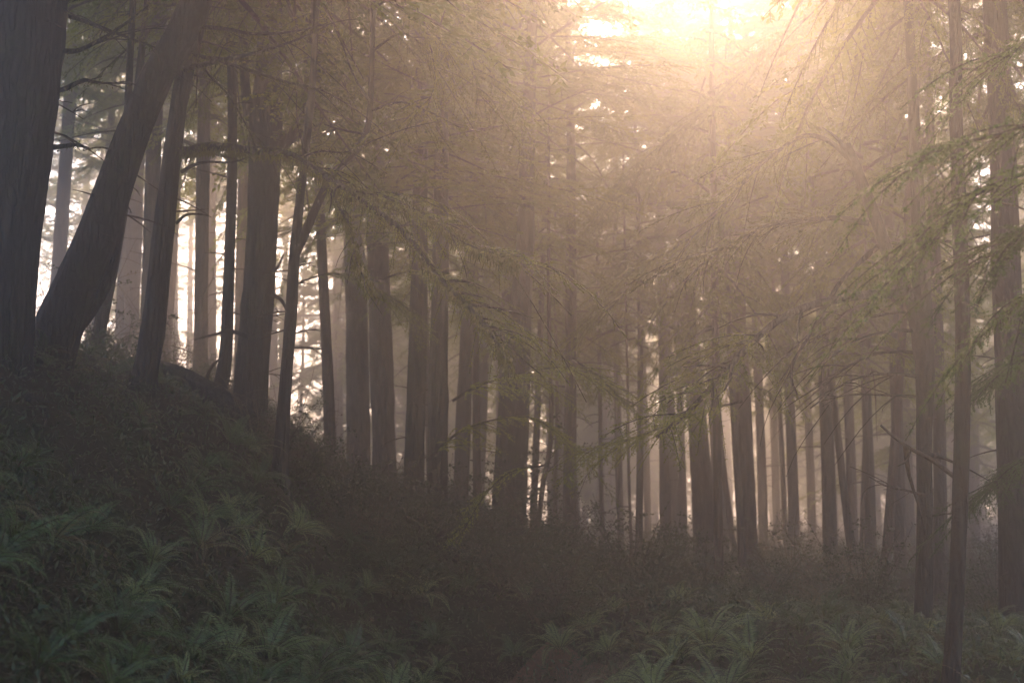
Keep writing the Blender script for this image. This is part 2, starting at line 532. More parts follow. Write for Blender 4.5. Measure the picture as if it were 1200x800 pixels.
CROWNS = [
    crown_mesh('crown_full', 15, 3.5, 92, 1),
    crown_mesh('crown_wide', 14, 4.1, 84, 2),
    crown_mesh('crown_narrow', 15, 2.7, 84, 3),
    crown_mesh('crown_loose', 13, 3.4, 56, 4, twig=0.66),
    crown_mesh('crown_dense', 16, 3.3, 110, 5),
    crown_mesh('crown_small', 8, 2.2, 56, 6, twig=0.5),
]
CROWN_H = [15, 14, 15, 13, 16, 8]
_fine = dict(leaf=0.06, wid=0.0085, gap=0.022, step=0.05, start=(0.04, 0.2), sparse_low=False)
NEAR_CROWNS = [crown_mesh('crown_fine', 14, 3.3, 66, 21, twig=0.5, **_fine), crown_mesh('crown_fine_loose', 14, 3.5, 50, 22, twig=0.55, **_fine),
               crown_mesh('crown_fine_small', 9, 2.3, 50, 23, twig=0.4, **_fine)]
NEAR_H = [14, 14, 9]


def dead_twigs(mb, path, rad, z0, z1, n, rng, L=(0.3, 1.1), ang=None, mat=0):
    """bare broken side twigs on the lower trunk"""
    path = np.asarray(path)
    for _ in range(n):
        z = rng.uniform(z0, z1)
        p = np.array([np.interp(z, path[:, 2], path[:, 0]), np.interp(z, path[:, 2], path[:, 1]), z])
        a = rng.uniform(0, 6.28) if ang is None else rng.choice(ang) + rng.normal(0, 0.4)
        l = rng.uniform(*L)
        q = branch_path(p, a, l, rng.uniform(-0.1, 0.45), rng.uniform(0.0, 0.5), rng, 7, wob=0.12)
        tube(mb, q, np.linspace(0.016, 0.004, len(q)) * (0.6 + 0.5 * l), 4, mat)
        for k in range(rng.integers(0, 4)):
            j = rng.integers(2, 6)
            q2 = branch_path(q[j], a + rng.choice([-1, 1]) * rng.uniform(0.4, 1.0), l * rng.uniform(0.2, 0.5), rng.uniform(-0.3, 0.4), 0.2, rng, 5, wob=0.1)
            tube(mb, q2, np.linspace(0.007, 0.003, len(q2)), 3, mat)


def tree(name, label, cat, Y, pts, wpx, ztop, bark=None, crown=None, zc=None, cs=1.0, group=None, twigs=0, twz=None,
         seed=0, kind_twig=(0.3, 1.1), seg=16, lean=None, tw_ang=None, flare=0.35):
    """pts: photo pixels of the trunk axis from the foot up; wpx: its widths there; ztop: height where the stem ends"""
    rng = np.random.default_rng(seed + 1000)
    if Y < 17 and ztop > 12: ztop += 9; cs *= 1.15
    elif Y < 20.5 and ztop > 14: ztop = 24; cs *= 1.15
    elif ztop > 14: ztop += 3; cs *= 1.15
    P = [at(px, py, Y) for px, py in pts]
    if Y > 17.9 and -0.09 < P[0][0] / Y < 0.28: ztop = min(ztop, 1.6 + 0.46 * Y)      # an opening in the canopy towards the sun
    base = P[0].copy(); gz = h1(base[0], base[1])
    W = [w * Y / F * 0.5 for w in wpx]
    top = P[-1]
    d = unit((P[-1] - P[-2])) if len(P) > 1 else UP
    if lean is not None: d = unit(np.array([lean[0], lean[1], 1.0]))
    d = unit(d * 0.6 + UP * 0.4)
    # foot: run down to the ground along the lowest direction
    d0 = unit(P[1] - P[0]) if len(P) > 1 else UP
    if base[2] > gz:
        foot = base - d0 * (base[2] - gz) / max(d0[2], 0.3)
    else:
        foot = base
    foot[2] = min(h1(foot[0], foot[1]), foot[2])
    ctrl = [foot - d0 * 0.35]
    rads = [W[0] * (1 + flare) * 1.1]
    if foot[2] < base[2] - 0.05:
        ctrl.append(foot); rads.append(W[0] * (1 + flare))
    for p, w in zip(P, W):
        if p[2] > ctrl[-1][2] + 0.15:
            ctrl.append(p); rads.append(w)
    if ztop > top[2] + 0.5:
        n = max(1, int((ztop - top[2]) / 4))
        for i in range(1, n + 1):
            t = i / n
            ctrl.append(top + d * ((ztop - top[2]) * t) + np.array([rng.normal(0, 0.05), 0, 0]))
            rads.append(max(W[-1] * (1 - 0.8 * t), 0.02))
    nn = 26 if Y < 21 else 10
    if Y < 21: seg = max(seg, 56)
    A = smooth_path(np.column_stack([np.array(ctrl), rads]), nn)
    ctr, rd = A[:, :3], np.maximum(A[:, 3], 0.012)
    root = empty(name, foot)
    tag(root, label, cat, group)
    mb = MB()
    tube(mb, ctr, rd, seg, 0, rough=0.012 if Y < 21 else 0.05, rng=rng, flute=(int(rng.integers(4, 7)), 0.34, 0.5 * nn), relief=0.07 if Y < 21 else 0)
    link('trunk', mb.data('trunk', [bark or M_BARK], foot), root)
    twigs = twigs or 6
    if twigs:
        mb = MB()
        z0, z1 = twz if twz else (foot[2] + 0.8, min(top[2], 7))
        if not twz: kind_twig = (0.12, 0.6)
        dead_twigs(mb, ctr, rd, z0, z1, twigs, rng, kind_twig, tw_ang)
        tw = link('dead_twig', mb.data('dead_twig', [M_WOOD], foot), root)
        tw['kind'] = 'stuff'
    if crown is not None:
        zc_ = zc
        c = np.array([np.interp(zc_, ctr[:, 2], ctr[:, k]) for k in range(3)])
        if Y < 18:
            kk = {5: 2, 3: 1, 2: 1}.get(crown, 0)
            cm, ch = NEAR_CROWNS[kk], NEAR_H[kk]
        else:
            cm, ch = CROWNS[crown], CROWN_H[crown]
        o = link('crown', cm, root)
        o.location = c - foot
        s = cs * rng.uniform(0.95, 1.05)
        o.scale = (s, s, max(0.4, (ctr[-1, 2] - zc_) / ch))
        tilt = d
        q = Vector((0, 0, 1)).rotation_difference(Vector(tilt))
        o.rotation_mode = 'QUATERNION'
        o.rotation_quaternion = q @ Quaternion((0, 0, 1), rng.uniform(0, 6.28))
    if (8 if pts[0][0] < 300 else 11) <= Y <= 20.5 and ctr[-1, 2] > 16 and not (Y > 17.4 and foot[0] / Y > -0.1):      # heavy second crown added out of view to shut out light above the path
        z2 = 1.6 + 0.46 * Y + (2.6 if Y < 11 else 0)
        c = np.array([np.interp(z2, ctr[:, 2], ctr[:, k]) for k in range(3)])
        o = link('crown', CROWNS[4], root)
        o.location = c - foot
        wd = 1.45 if pts[0][0] < 600 else 1.15
        o.scale = (wd, wd, (ctr[-1, 2] + 1 - z2) / 16)
        o.rotation_euler = (0, 0, rng.uniform(0, 6.28))
    return root, ctr, rd, foot


def limb(root, foot, name, pts, r0, r1, mat, label=None, seg=7, rough=0.08, seed=0, extra=0):
    """a branch through 3-D points; returns its smooth path"""
    rng = np.random.default_rng(seed + 77)
    p = smooth_path(np.array(pts), 7)
    mb = MB()
    L = len(p)
    tube(mb, p, np.linspace(r0, r1, L), seg, 0, rough=rough, rng=rng)
    for k in range(extra):
        j = rng.integers(int(L * 0.25), L - 2)
        T = unit(p[j + 1] - p[j - 1])
        a = math.atan2(T[1], T[0]) + rng.choice([-1, 1]) * rng.uniform(0.4, 1.2)
        l = rng.uniform(0.25, 0.8)
        q = branch_path(p[j], a, l, T[2] * 0.7 + rng.normal(0, 0.35), rng.uniform(0, 0.5), rng, 6, 0.1)
        tube(mb, q, np.linspace(r1 * 1.1, 0.003, len(q)), 4, 0)
    o = link(name, mb.data(name, [mat], foot), root)
    if label: o['label'] = label
    return o, p


# ------------------------------------------------------------------ the trees one can tell apart
T = {}
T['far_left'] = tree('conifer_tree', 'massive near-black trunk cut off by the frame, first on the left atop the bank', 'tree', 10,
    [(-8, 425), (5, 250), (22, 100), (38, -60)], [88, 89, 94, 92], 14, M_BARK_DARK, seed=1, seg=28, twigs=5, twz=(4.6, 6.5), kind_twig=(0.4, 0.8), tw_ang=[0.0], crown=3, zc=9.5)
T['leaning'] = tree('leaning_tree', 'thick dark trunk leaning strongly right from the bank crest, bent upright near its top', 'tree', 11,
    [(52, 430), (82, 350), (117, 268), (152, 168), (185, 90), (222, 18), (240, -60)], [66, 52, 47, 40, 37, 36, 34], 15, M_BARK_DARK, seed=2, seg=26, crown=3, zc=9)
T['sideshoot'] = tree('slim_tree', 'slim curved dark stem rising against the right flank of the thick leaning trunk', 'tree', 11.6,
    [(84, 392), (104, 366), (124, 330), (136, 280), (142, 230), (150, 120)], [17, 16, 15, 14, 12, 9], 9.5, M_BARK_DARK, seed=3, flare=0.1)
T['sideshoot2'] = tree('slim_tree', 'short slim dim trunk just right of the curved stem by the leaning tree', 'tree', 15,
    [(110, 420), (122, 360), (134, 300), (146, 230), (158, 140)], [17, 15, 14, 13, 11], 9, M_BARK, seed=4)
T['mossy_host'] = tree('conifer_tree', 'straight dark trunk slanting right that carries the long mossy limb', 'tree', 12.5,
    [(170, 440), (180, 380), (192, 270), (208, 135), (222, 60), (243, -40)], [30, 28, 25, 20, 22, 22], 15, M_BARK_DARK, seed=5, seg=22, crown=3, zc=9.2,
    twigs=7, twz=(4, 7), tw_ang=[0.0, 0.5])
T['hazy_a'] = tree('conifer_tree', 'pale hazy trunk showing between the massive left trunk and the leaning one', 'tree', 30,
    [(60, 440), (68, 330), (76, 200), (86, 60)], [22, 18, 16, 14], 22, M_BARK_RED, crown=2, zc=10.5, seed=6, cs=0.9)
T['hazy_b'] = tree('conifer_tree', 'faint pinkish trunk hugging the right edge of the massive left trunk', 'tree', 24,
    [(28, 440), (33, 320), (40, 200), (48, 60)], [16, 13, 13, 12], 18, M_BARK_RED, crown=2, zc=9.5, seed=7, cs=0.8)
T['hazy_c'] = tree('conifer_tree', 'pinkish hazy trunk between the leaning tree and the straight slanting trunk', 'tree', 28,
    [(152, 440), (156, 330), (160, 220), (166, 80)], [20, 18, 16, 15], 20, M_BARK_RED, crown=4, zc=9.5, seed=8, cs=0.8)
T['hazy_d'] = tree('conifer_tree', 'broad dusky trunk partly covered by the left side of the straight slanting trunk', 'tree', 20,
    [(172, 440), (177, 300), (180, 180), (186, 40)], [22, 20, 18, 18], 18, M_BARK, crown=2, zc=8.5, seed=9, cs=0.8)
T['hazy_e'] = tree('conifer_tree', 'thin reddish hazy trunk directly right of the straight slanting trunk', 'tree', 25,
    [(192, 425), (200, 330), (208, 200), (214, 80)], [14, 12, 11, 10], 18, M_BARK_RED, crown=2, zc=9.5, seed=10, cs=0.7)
T['mid_f'] = tree('conifer_tree', 'straight grey-brown trunk standing behind the fallen log on the crest', 'tree', 20,
    [(235, 430), (236, 330), (238, 200), (241, 60)], [18, 16, 16, 14], 18, M_BARK, crown=0, zc=7.6, seed=11, cs=0.8, twigs=8, twz=(3.5, 7.5))
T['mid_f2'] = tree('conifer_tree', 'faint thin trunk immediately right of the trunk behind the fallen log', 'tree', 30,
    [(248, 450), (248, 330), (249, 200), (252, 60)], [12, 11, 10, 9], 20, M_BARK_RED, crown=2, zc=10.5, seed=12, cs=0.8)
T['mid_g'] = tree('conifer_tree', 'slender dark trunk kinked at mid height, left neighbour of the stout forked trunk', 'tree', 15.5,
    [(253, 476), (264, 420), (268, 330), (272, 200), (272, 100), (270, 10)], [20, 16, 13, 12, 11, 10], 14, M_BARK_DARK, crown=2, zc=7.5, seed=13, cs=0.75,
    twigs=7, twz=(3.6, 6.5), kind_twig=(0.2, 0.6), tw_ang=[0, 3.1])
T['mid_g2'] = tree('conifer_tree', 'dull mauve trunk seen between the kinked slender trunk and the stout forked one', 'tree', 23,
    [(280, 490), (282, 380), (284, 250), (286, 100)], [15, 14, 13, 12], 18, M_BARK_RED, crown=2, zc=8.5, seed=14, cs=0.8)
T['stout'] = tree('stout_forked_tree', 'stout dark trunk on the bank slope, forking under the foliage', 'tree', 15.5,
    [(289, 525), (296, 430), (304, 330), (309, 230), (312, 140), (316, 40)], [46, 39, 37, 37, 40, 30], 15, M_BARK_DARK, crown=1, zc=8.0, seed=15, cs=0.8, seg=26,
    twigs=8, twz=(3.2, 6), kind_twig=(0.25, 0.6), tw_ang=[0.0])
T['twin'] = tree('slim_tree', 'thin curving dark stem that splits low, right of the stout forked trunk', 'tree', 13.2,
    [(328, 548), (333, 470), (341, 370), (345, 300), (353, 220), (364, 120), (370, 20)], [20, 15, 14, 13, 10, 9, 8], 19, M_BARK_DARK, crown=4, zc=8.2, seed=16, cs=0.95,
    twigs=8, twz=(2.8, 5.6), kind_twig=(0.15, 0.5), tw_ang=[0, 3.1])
T['right_of'] = tree('conifer_tree', 'slender pinkish trunk tilting left, alone in the bright gap right of the split stem', 'tree', 20,
    [(388, 560), (384, 440), (378, 310), (373, 200), (368, 60)], [16, 13, 12, 11, 10], 16, M_BARK_RED, crown=5, zc=7.0, seed=17, cs=0.9, twigs=5, twz=(3, 6))
T['pair_a'] = tree('conifer_tree', 'left one of two hazy trunks standing side by side left of centre', 'tree', 24,
    [(419, 592), (420, 500), (418, 380), (414, 250), (410, 100)], [32, 28, 26, 24, 20], 21, M_BARK, crown=1, zc=7.4, seed=18, seg=20, cs=0.75)
T['pair_b'] = tree('conifer_tree', 'right one of two hazy trunks standing side by side left of centre', 'tree', 22.5,
    [(452, 602), (449, 500), (446, 380), (441, 250), (438, 100)], [34, 28, 27, 24, 20], 21, M_BARK, crown=0, zc=6.6, seed=19, seg=20, cs=0.8)
T['mid_h'] = tree('conifer_tree', 'dark straight trunk left of the narrow slit of light near centre', 'tree', 19,
    [(484, 628), (486, 520), (489, 420), (491, 330), (494, 150)], [27, 23, 22, 20, 16], 18, M_BARK_DARK, crown=0, zc=5.6, seed=20, seg=20, cs=0.7)
T['mid_i'] = tree('conifer_tree', 'dark trunk right of the narrow slit of light near centre', 'tree', 18,
    [(513, 660), (513, 540), (514, 430), (516, 330), (518, 160)], [26, 24, 22, 20, 16], 17, M_BARK_DARK, crown=3, zc=5.8, seed=21, seg=20, cs=0.8)
T['mid_j'] = tree('conifer_tree', 'short-looking dusky trunk with leafy scrub at its foot, left of the big central trunk', 'tree', 23,
    [(538, 640), (542, 520), (546, 420), (550, 300), (553, 150)], [22, 18, 17, 15, 13], 17, M_BARK, crown=1, zc=7.0, seed=22, cs=0.7)
T['central'] = tree('conifer_tree', 'broad central trunk leaning slightly right, its middle hidden by foliage', 'tree', 19,
    [(594, 665), (597, 580), (602, 480), (609, 380), (615, 290), (618, 190), (622, 60)], [46, 40, 37, 28, 22, 18, 14], 20, M_BARK_DARK, crown=3, zc=7.6, seed=23, seg=24, cs=0.95)
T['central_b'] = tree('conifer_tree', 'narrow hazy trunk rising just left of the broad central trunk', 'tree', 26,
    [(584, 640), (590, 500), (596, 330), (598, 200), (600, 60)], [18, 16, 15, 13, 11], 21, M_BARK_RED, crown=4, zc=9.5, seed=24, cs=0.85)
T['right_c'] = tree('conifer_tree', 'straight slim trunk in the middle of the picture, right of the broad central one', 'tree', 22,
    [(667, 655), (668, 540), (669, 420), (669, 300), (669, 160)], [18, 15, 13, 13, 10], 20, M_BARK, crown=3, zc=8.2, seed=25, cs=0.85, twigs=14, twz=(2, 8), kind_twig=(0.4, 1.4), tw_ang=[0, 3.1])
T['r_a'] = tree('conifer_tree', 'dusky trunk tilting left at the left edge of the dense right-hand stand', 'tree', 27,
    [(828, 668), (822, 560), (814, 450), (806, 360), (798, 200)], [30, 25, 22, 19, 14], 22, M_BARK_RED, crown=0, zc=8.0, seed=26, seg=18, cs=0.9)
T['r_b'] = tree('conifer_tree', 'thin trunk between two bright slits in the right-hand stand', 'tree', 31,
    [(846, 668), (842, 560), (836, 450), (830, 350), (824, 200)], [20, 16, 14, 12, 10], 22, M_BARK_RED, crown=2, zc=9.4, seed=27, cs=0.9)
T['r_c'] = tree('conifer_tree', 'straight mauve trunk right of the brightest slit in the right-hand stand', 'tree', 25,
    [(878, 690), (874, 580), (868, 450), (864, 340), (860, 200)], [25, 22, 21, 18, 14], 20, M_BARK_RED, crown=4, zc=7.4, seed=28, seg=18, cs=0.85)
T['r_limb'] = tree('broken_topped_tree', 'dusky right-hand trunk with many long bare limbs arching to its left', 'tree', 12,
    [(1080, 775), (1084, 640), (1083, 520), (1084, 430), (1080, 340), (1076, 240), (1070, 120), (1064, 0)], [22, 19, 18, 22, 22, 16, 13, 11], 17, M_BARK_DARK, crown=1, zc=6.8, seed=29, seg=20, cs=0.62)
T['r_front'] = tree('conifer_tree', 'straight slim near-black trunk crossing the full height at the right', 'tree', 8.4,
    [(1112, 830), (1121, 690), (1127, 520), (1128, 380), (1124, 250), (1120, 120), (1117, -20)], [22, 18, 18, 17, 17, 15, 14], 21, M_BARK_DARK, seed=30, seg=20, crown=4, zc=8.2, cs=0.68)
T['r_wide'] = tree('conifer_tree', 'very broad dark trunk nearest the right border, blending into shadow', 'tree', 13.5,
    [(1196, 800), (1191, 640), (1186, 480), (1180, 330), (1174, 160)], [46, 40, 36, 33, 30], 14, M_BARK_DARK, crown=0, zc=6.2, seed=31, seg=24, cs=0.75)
T['r_d'] = tree('conifer_tree', 'hazy trunk glimpsed between the limbed trunk and the slim near-black one', 'tree', 18,
    [(1103, 740), (1102, 600), (1100, 450), (1096, 300), (1090, 150)], [18, 15, 14, 13, 10], 15, M_BARK, crown=3, zc=6.4, seed=32, cs=0.7)
T['r_e'] = tree('conifer_tree', 'dim trunk just left of the limbed trunk, hidden high up by foliage', 'tree', 22,
    [(1056, 720), (1054, 600), (1050, 450), (1044, 300), (1038, 150)], [16, 14, 13, 12, 10], 16, M_BARK, crown=1, zc=6.4, seed=33, cs=0.75)

# thin saplings in the central gap
sap = [(628, 640, 646, 500, 7, 20, 'thin leaning sapling stem in the gap right of the broad central trunk'),
       (651, 610, 653, 470, 5, 26, 'hair-thin sapling stem left of the slim trunk at mid picture'),
       (707, 640, 703, 455, 6, 27, 'first thin pole-like trunk in the misty gap right of the slim middle trunk'),
       (727, 645, 722, 470, 6, 30, 'second thin pole-like trunk in the misty central gap'),
       (740, 640, 736, 480, 4, 24, 'third and thinnest pole-like trunk in the misty central gap'),
       (781, 655, 776, 380, 12, 30, 'lone hazy trunk between the misty gap and the right-hand stand')]
for i, (x0, y0, x1, y1, w, Y, lb) in enumerate(sap):
    tree('sapling' if w < 10 else 'conifer_tree', lb, 'sapling' if w < 10 else 'tree', Y, [(x0, y0), ((x0 + x1) / 2 - 1, (y0 + y1) / 2), (x1, y1), (x1 - 3, y1 - 150)],
         [w, w * .85, w * .8, w * .6], 9 if w < 10 else 20, M_BARK_RED, crown=5 if w < 10 else 2, zc=5.2 if w < 10 else 9, seed=60 + i, cs=0.5 if w < 10 else .9, twigs=6,
         twz=(1.5, 5), kind_twig=(0.2, 0.7))

# right-hand stand: dusky trunks between slits of light
stand = [(896, 690, 12, 30), (912, 690, 10, 34), (932, 690, 14, 28), (953, 690, 10, 33), (974, 700, 18, 24), (1001, 700, 13, 28), (1022, 700, 14, 23), (802, 660, 10, 34), (760, 655, 9, 38)]
for i, (x, y, w, Y) in enumerate(stand):
    k = (x - 600) / F * -40
    tree('conifer_tree', 'one of the close-set dusky trunks in the dim stand beyond the right-hand ferns', 'tree', Y,
         [(x, y), (x - 3, y - 130), (x - 8, y - 260), (x - 14, y - 420)], [w, w * .9, w * .8, w * .65], R.uniform(16, 22), [M_BARK, M_BARK_RED][i % 2],
         crown=[0, 2, 3, 4, 1][i % 5], zc=R.uniform(5.6, 8.5), seed=80 + i, cs=0.8, group='dusky trunks of the right-hand stand', twigs=6, twz=(2, 6))

# ------------------------------------------------------------------ limbs one can tell apart
r, ctr, rd, foot = T['mossy_host']
YB = 12.3


def yb(px):    # the mossy limb swings towards the camera
    return 12.4 - 2.6 * max(0, (px - 215)) / 380


def lp(pts, fy):
    return [at(px, py, fy(px) if callable(fy) else fy) for px, py in pts]


def moss_on(p, n, rng, L=(0.03, 0.12), wid=0.006, spread=0.02):
    k = rng.uniform(0, len(p) - 1.001, n); i = k.astype(int); f_ = (k - i)[:, None]
    b = p[i] * (1 - f_) + p[i + 1] * f_ + rng.normal(0, spread, (n, 3))
    d = unit(rng.normal(0, 0.35, (n, 3)) - UP)
    up = rng.random(n) < 0.35
    d[up] = unit(rng.normal(0, 0.8, (up.sum(), 3)) + UP * 0.4)
    sd = unit(np.cross(d, rng.normal(0, 1, (n, 3))))
    return leaf_quads(b, d, sd, rng.uniform(*L, n) * np.where(up, 0.4, 1), np.full(n, wid))


def moss_part(root, foot, paths, n, seed, **kw):
    rng = np.random.default_rng(seed)
    for p in paths:
        mb = MB()
        Ln = np.linalg.norm(np.diff(p, axis=0), axis=1).sum()
        mb.quads(moss_on(p, int(n * Ln), rng, **kw), 0)
        link('moss', mb.data('moss', [M_MOSS], foot), root)


main = lp([(214, 180), (232, 174), (262, 172), (300, 177), (340, 182), (372, 200), (405, 222), (440, 246), (478, 278), (515, 325), (552, 362), (580, 398), (597, 432)], yb)
o, pm = limb(r, foot, 'mossy_limb', main, 0.05, 0.016, M_BARK_DARK, 'long moss-hung limb arching down to the right', rough=0.14, seed=1, extra=10)
o2, pm2 = limb(r, foot, 'limb', lp([(330, 180), (352, 183), (378, 177), (402, 179), (430, 170)], yb), 0.016, 0.005, M_BARK_DARK, seed=2, extra=4)
o3, pm3 = limb(r, foot, 'mossy_limb', lp([(388, 214), (396, 240), (408, 262), (414, 290), (420, 312), (440, 350)], yb), 0.02, 0.006, M_BARK_DARK, 'drooping mossy fork of the long limb', seed=3, extra=5)
o4, pm4 = limb(r, foot, 'mossy_limb', lp([(405, 222), (450, 232), (500, 252), (545, 285), (590, 300), (606, 312)], yb), 0.017, 0.006, M_BARK_DARK, seed=4, extra=6)
moss_part(r, foot, [pm, pm3, pm4], 900, 5, L=(0.03, 0.13), spread=0.028)
moss_part(r, foot, [pm2], 200, 6, L=(0.02, 0.05))
mb = MB(); rg = np.random.default_rng(9)
subs = []
for p, s0, tw in ((pm[26:], 0.0, 0.5), (pm4, 0.15, 0.55), (pm3, 0.2, 0.3)):
    q, info = spray(p, rg, start=s0, step=0.08, twig=tw, leaf=0.05, wid=0.006, gap=0.02, droop=0.9, hang=0.25, prof=0.15)
    mb.quads(q, 1); mb.quads(twig_strips(info, 0.004), 0)
for k in range(16):
    src = pm4 if k % 2 else pm[30:]
    j = rg.integers(3, len(src) - 2)
    a = rg.uniform(-1.2, 0.7)
    p2 = branch_path(src[j], a, rg.uniform(0.5, 1.1), rg.uniform(-0.1, 0.2), rg.uniform(0.3, 0.8), rg, 7)
    tube(mb, p2, np.linspace(0.008, 0.003, 7), 4, 0)
    q, info = spray(p2, rg, start=0.1, step=0.05, twig=0.26, leaf=0.045, wid=0.006, gap=0.02, droop=0.9)
    mb.quads(q, 1); mb.quads(twig_strips(info, 0.004), 0)
fo = link('needle_spray', mb.data('needle_spray', [M_BARK_DARK, M_NEEDLE], foot), r)
# lower bare twigs of the same trunk
limb(r, foot, 'limb', lp([(212, 202), (228, 193), (245, 190), (272, 190), (292, 184)], 12.3), 0.022, 0.006, M_BARK_DARK, seed=6)
limb(r, foot, 'limb', lp([(206, 262), (218, 252), (232, 251), (245, 253)], 12.3), 0.02, 0.006, M_BARK_DARK, seed=7)
# limbs of the leaning tree
r, ctr, rd, foot = T['leaning']
P1 = [limb(r, foot, 'limb', lp([(222, 30), (262, 34), (300, 40), (345, 37), (383, 28)], 11.4), 0.026, 0.006, M_BARK_DARK, seed=8, extra=6)[1],
      limb(r, foot, 'limb', lp([(215, 82), (255, 72), (300, 62), (345, 48), (384, 30)], 11.3), 0.03, 0.006, M_BARK_DARK, seed=9, extra=6)[1],
      limb(r, foot, 'mossy_limb', lp([(218, 62), (250, 70), (290, 82), (335, 96), (372, 104), (408, 122)], 11.3), 0.024, 0.006, M_BARK_DARK, seed=10, extra=6)[1],
      limb(r, foot, 'limb', lp([(225, 60), (245, 88), (268, 112), (290, 150), (300, 175)], 11.8), 0.015, 0.004, M_BARK_DARK, seed=11, extra=4)[1]]
moss_part(r, foot, P1, 260, 12, L=(0.02, 0.06))
r, ctr, rd, foot = T['far_left']
P2 = [limb(r, foot, 'limb', lp([(62, 58), (88, 60), (112, 50), (138, 34), (160, 18), (176, 4)], 10.2), 0.026, 0.006, M_BARK_DARK, seed=12, extra=3)[1],
      limb(r, foot, 'limb', lp([(70, 16), (96, 24), (128, 36), (160, 48), (182, 56)], 10.3), 0.024, 0.006, M_BARK_DARK, seed=13, extra=3)[1],
      limb(r, foot, 'limb', lp([(52, 110), (76, 104), (98, 94), (112, 97), (152, 98)], 10.2), 0.026, 0.007, M_BARK_DARK, seed=14, extra=3)[1],
      limb(r, foot, 'limb', lp([(40, 173), (68, 172), (90, 170), (106, 175)], 10.1), 0.026, 0.01, M_BARK_DARK, seed=15)[1]]
moss_part(r, foot, P2, 200, 16, L=(0.015, 0.04))
# upper fork of the split stem
r, ctr, rd, foot = T['twin']
o, pf = limb(r, foot, 'stem_fork', lp([(345, 300), (356, 276), (372, 240), (390, 205), (414, 180), (428, 158), (434, 128), (436, 60), (438, -20)], 13.2), 0.055, 0.03, M_BARK_DARK, 'right arm of the split stem, curving up to the right', seed=17, rough=0.05, seg=10)
for k, pts in enumerate([[(434, 120), (415, 90), (400, 50), (380, 10)], [(434, 130), (470, 120), (505, 132), (540, 150)], [(430, 158), (400, 152), (380, 146)],
                         [(436, 60), (470, 40), (500, 60), (520, 110)], [(437, 10), (480, -10), (510, 30), (535, 110)]]):
    o, p = limb(r, foot, 'bough', lp(pts, 13.0), 0.016, 0.005, M_BARK_DARK, seed=18 + k, extra=4)
    if k != 2:
        mb = MB()
        q, info = spray(p, rg, start=0.1, step=0.06, twig=0.6, leaf=0.06, wid=0.007, gap=0.024, droop=1.0, hang=0.3, prof=0.3)
        mb.quads(q, 1); mb.quads(twig_strips(info, 0.004), 0)
        sp = link('needle_spray', mb.data('needle_spray', [M_BARK_DARK, M_NEEDLE], foot), o)
# forks of the stout tree
r, ctr, rd, foot = T['stout']
limb(r, foot, 'stem_fork', lp([(318, 185), (334, 165), (352, 148), (366, 118), (374, 60), (380, -20)], 15.5), 0.11, 0.06, M_BARK_DARK, 'right arm of the fork', seed=30, seg=14)
limb(r, foot, 'stem_fork', lp([(306, 175), (292, 130), (286, 80), (284, 0)], 15.7), 0.09, 0.05, M_BARK_DARK, 'left arm of the fork', seed=31, seg=14)
limb(r, foot, 'limb', lp([(318, 320), (326, 312), (332, 298)], 15.2), 0.03, 0.01, M_BARK_DARK, seed=32)
limb(r, foot, 'limb', lp([(318, 345), (330, 352), (337, 368), (336, 384)], 15.1), 0.03, 0.01, M_BARK_DARK, seed=33)
limb(r, foot, 'limb', lp([(292, 395), (270, 388), (250, 392), (228, 398)], 15.0), 0.03, 0.01, M_BARK_DARK, seed=34)

# limbs of the right-hand tree
r, ctr, rd, foot = T['r_limb']
RB = [
    ([(1078, 352), (1058, 345), (1020, 346), (985, 350), (950, 358), (915, 374), (880, 402), (850, 436), (818, 470), (796, 492), (770, 512)], 0.042, 0.011, 10, 'long limb sweeping down to the left'),
    ([(1083, 425), (1078, 392), (1070, 362), (1058, 335), (1040, 295), (1022, 245), (1004, 198), (992, 170)], 0.07, 0.035, 3, 'thick limb leaning up to the left'),
    ([(1030, 288), (1010, 305), (985, 330), (966, 362), (948, 394), (930, 424), (928, 446), (934, 462)], 0.024, 0.007, 5, None),
    ([(1018, 262), (985, 256), (950, 257), (905, 263), (868, 278), (835, 300), (800, 330)], 0.026, 0.006, 10, None),
    ([(1000, 190), (970, 165), (940, 160), (905, 182), (875, 208), (850, 240), (826, 272)], 0.024, 0.006, 8, None),
    ([(1076, 366), (1050, 366), (1010, 374), (975, 388), (948, 402)], 0.016, 0.005, 7, None),
    ([(1078, 388), (1045, 388), (1005, 398), (975, 418)], 0.016, 0.005, 6, None),
    ([(1080, 414), (1050, 412), (1020, 416), (990, 432), (965, 452)], 0.016, 0.005, 6, None),
    ([(1080, 442), (1050, 438), (1015, 440), (985, 452), (950, 478)], 0.015, 0.005, 6, None),
    ([(1080, 465), (1045, 463), (1000, 462), (960, 470)], 0.013, 0.004, 6, None),
    ([(1072, 283), (1050, 285), (1036, 282)], 0.02, 0.01, 0, None),
    ([(1070, 275), (1090, 280), (1120, 283), (1160, 275)], 0.02, 0.006, 4, None),
]
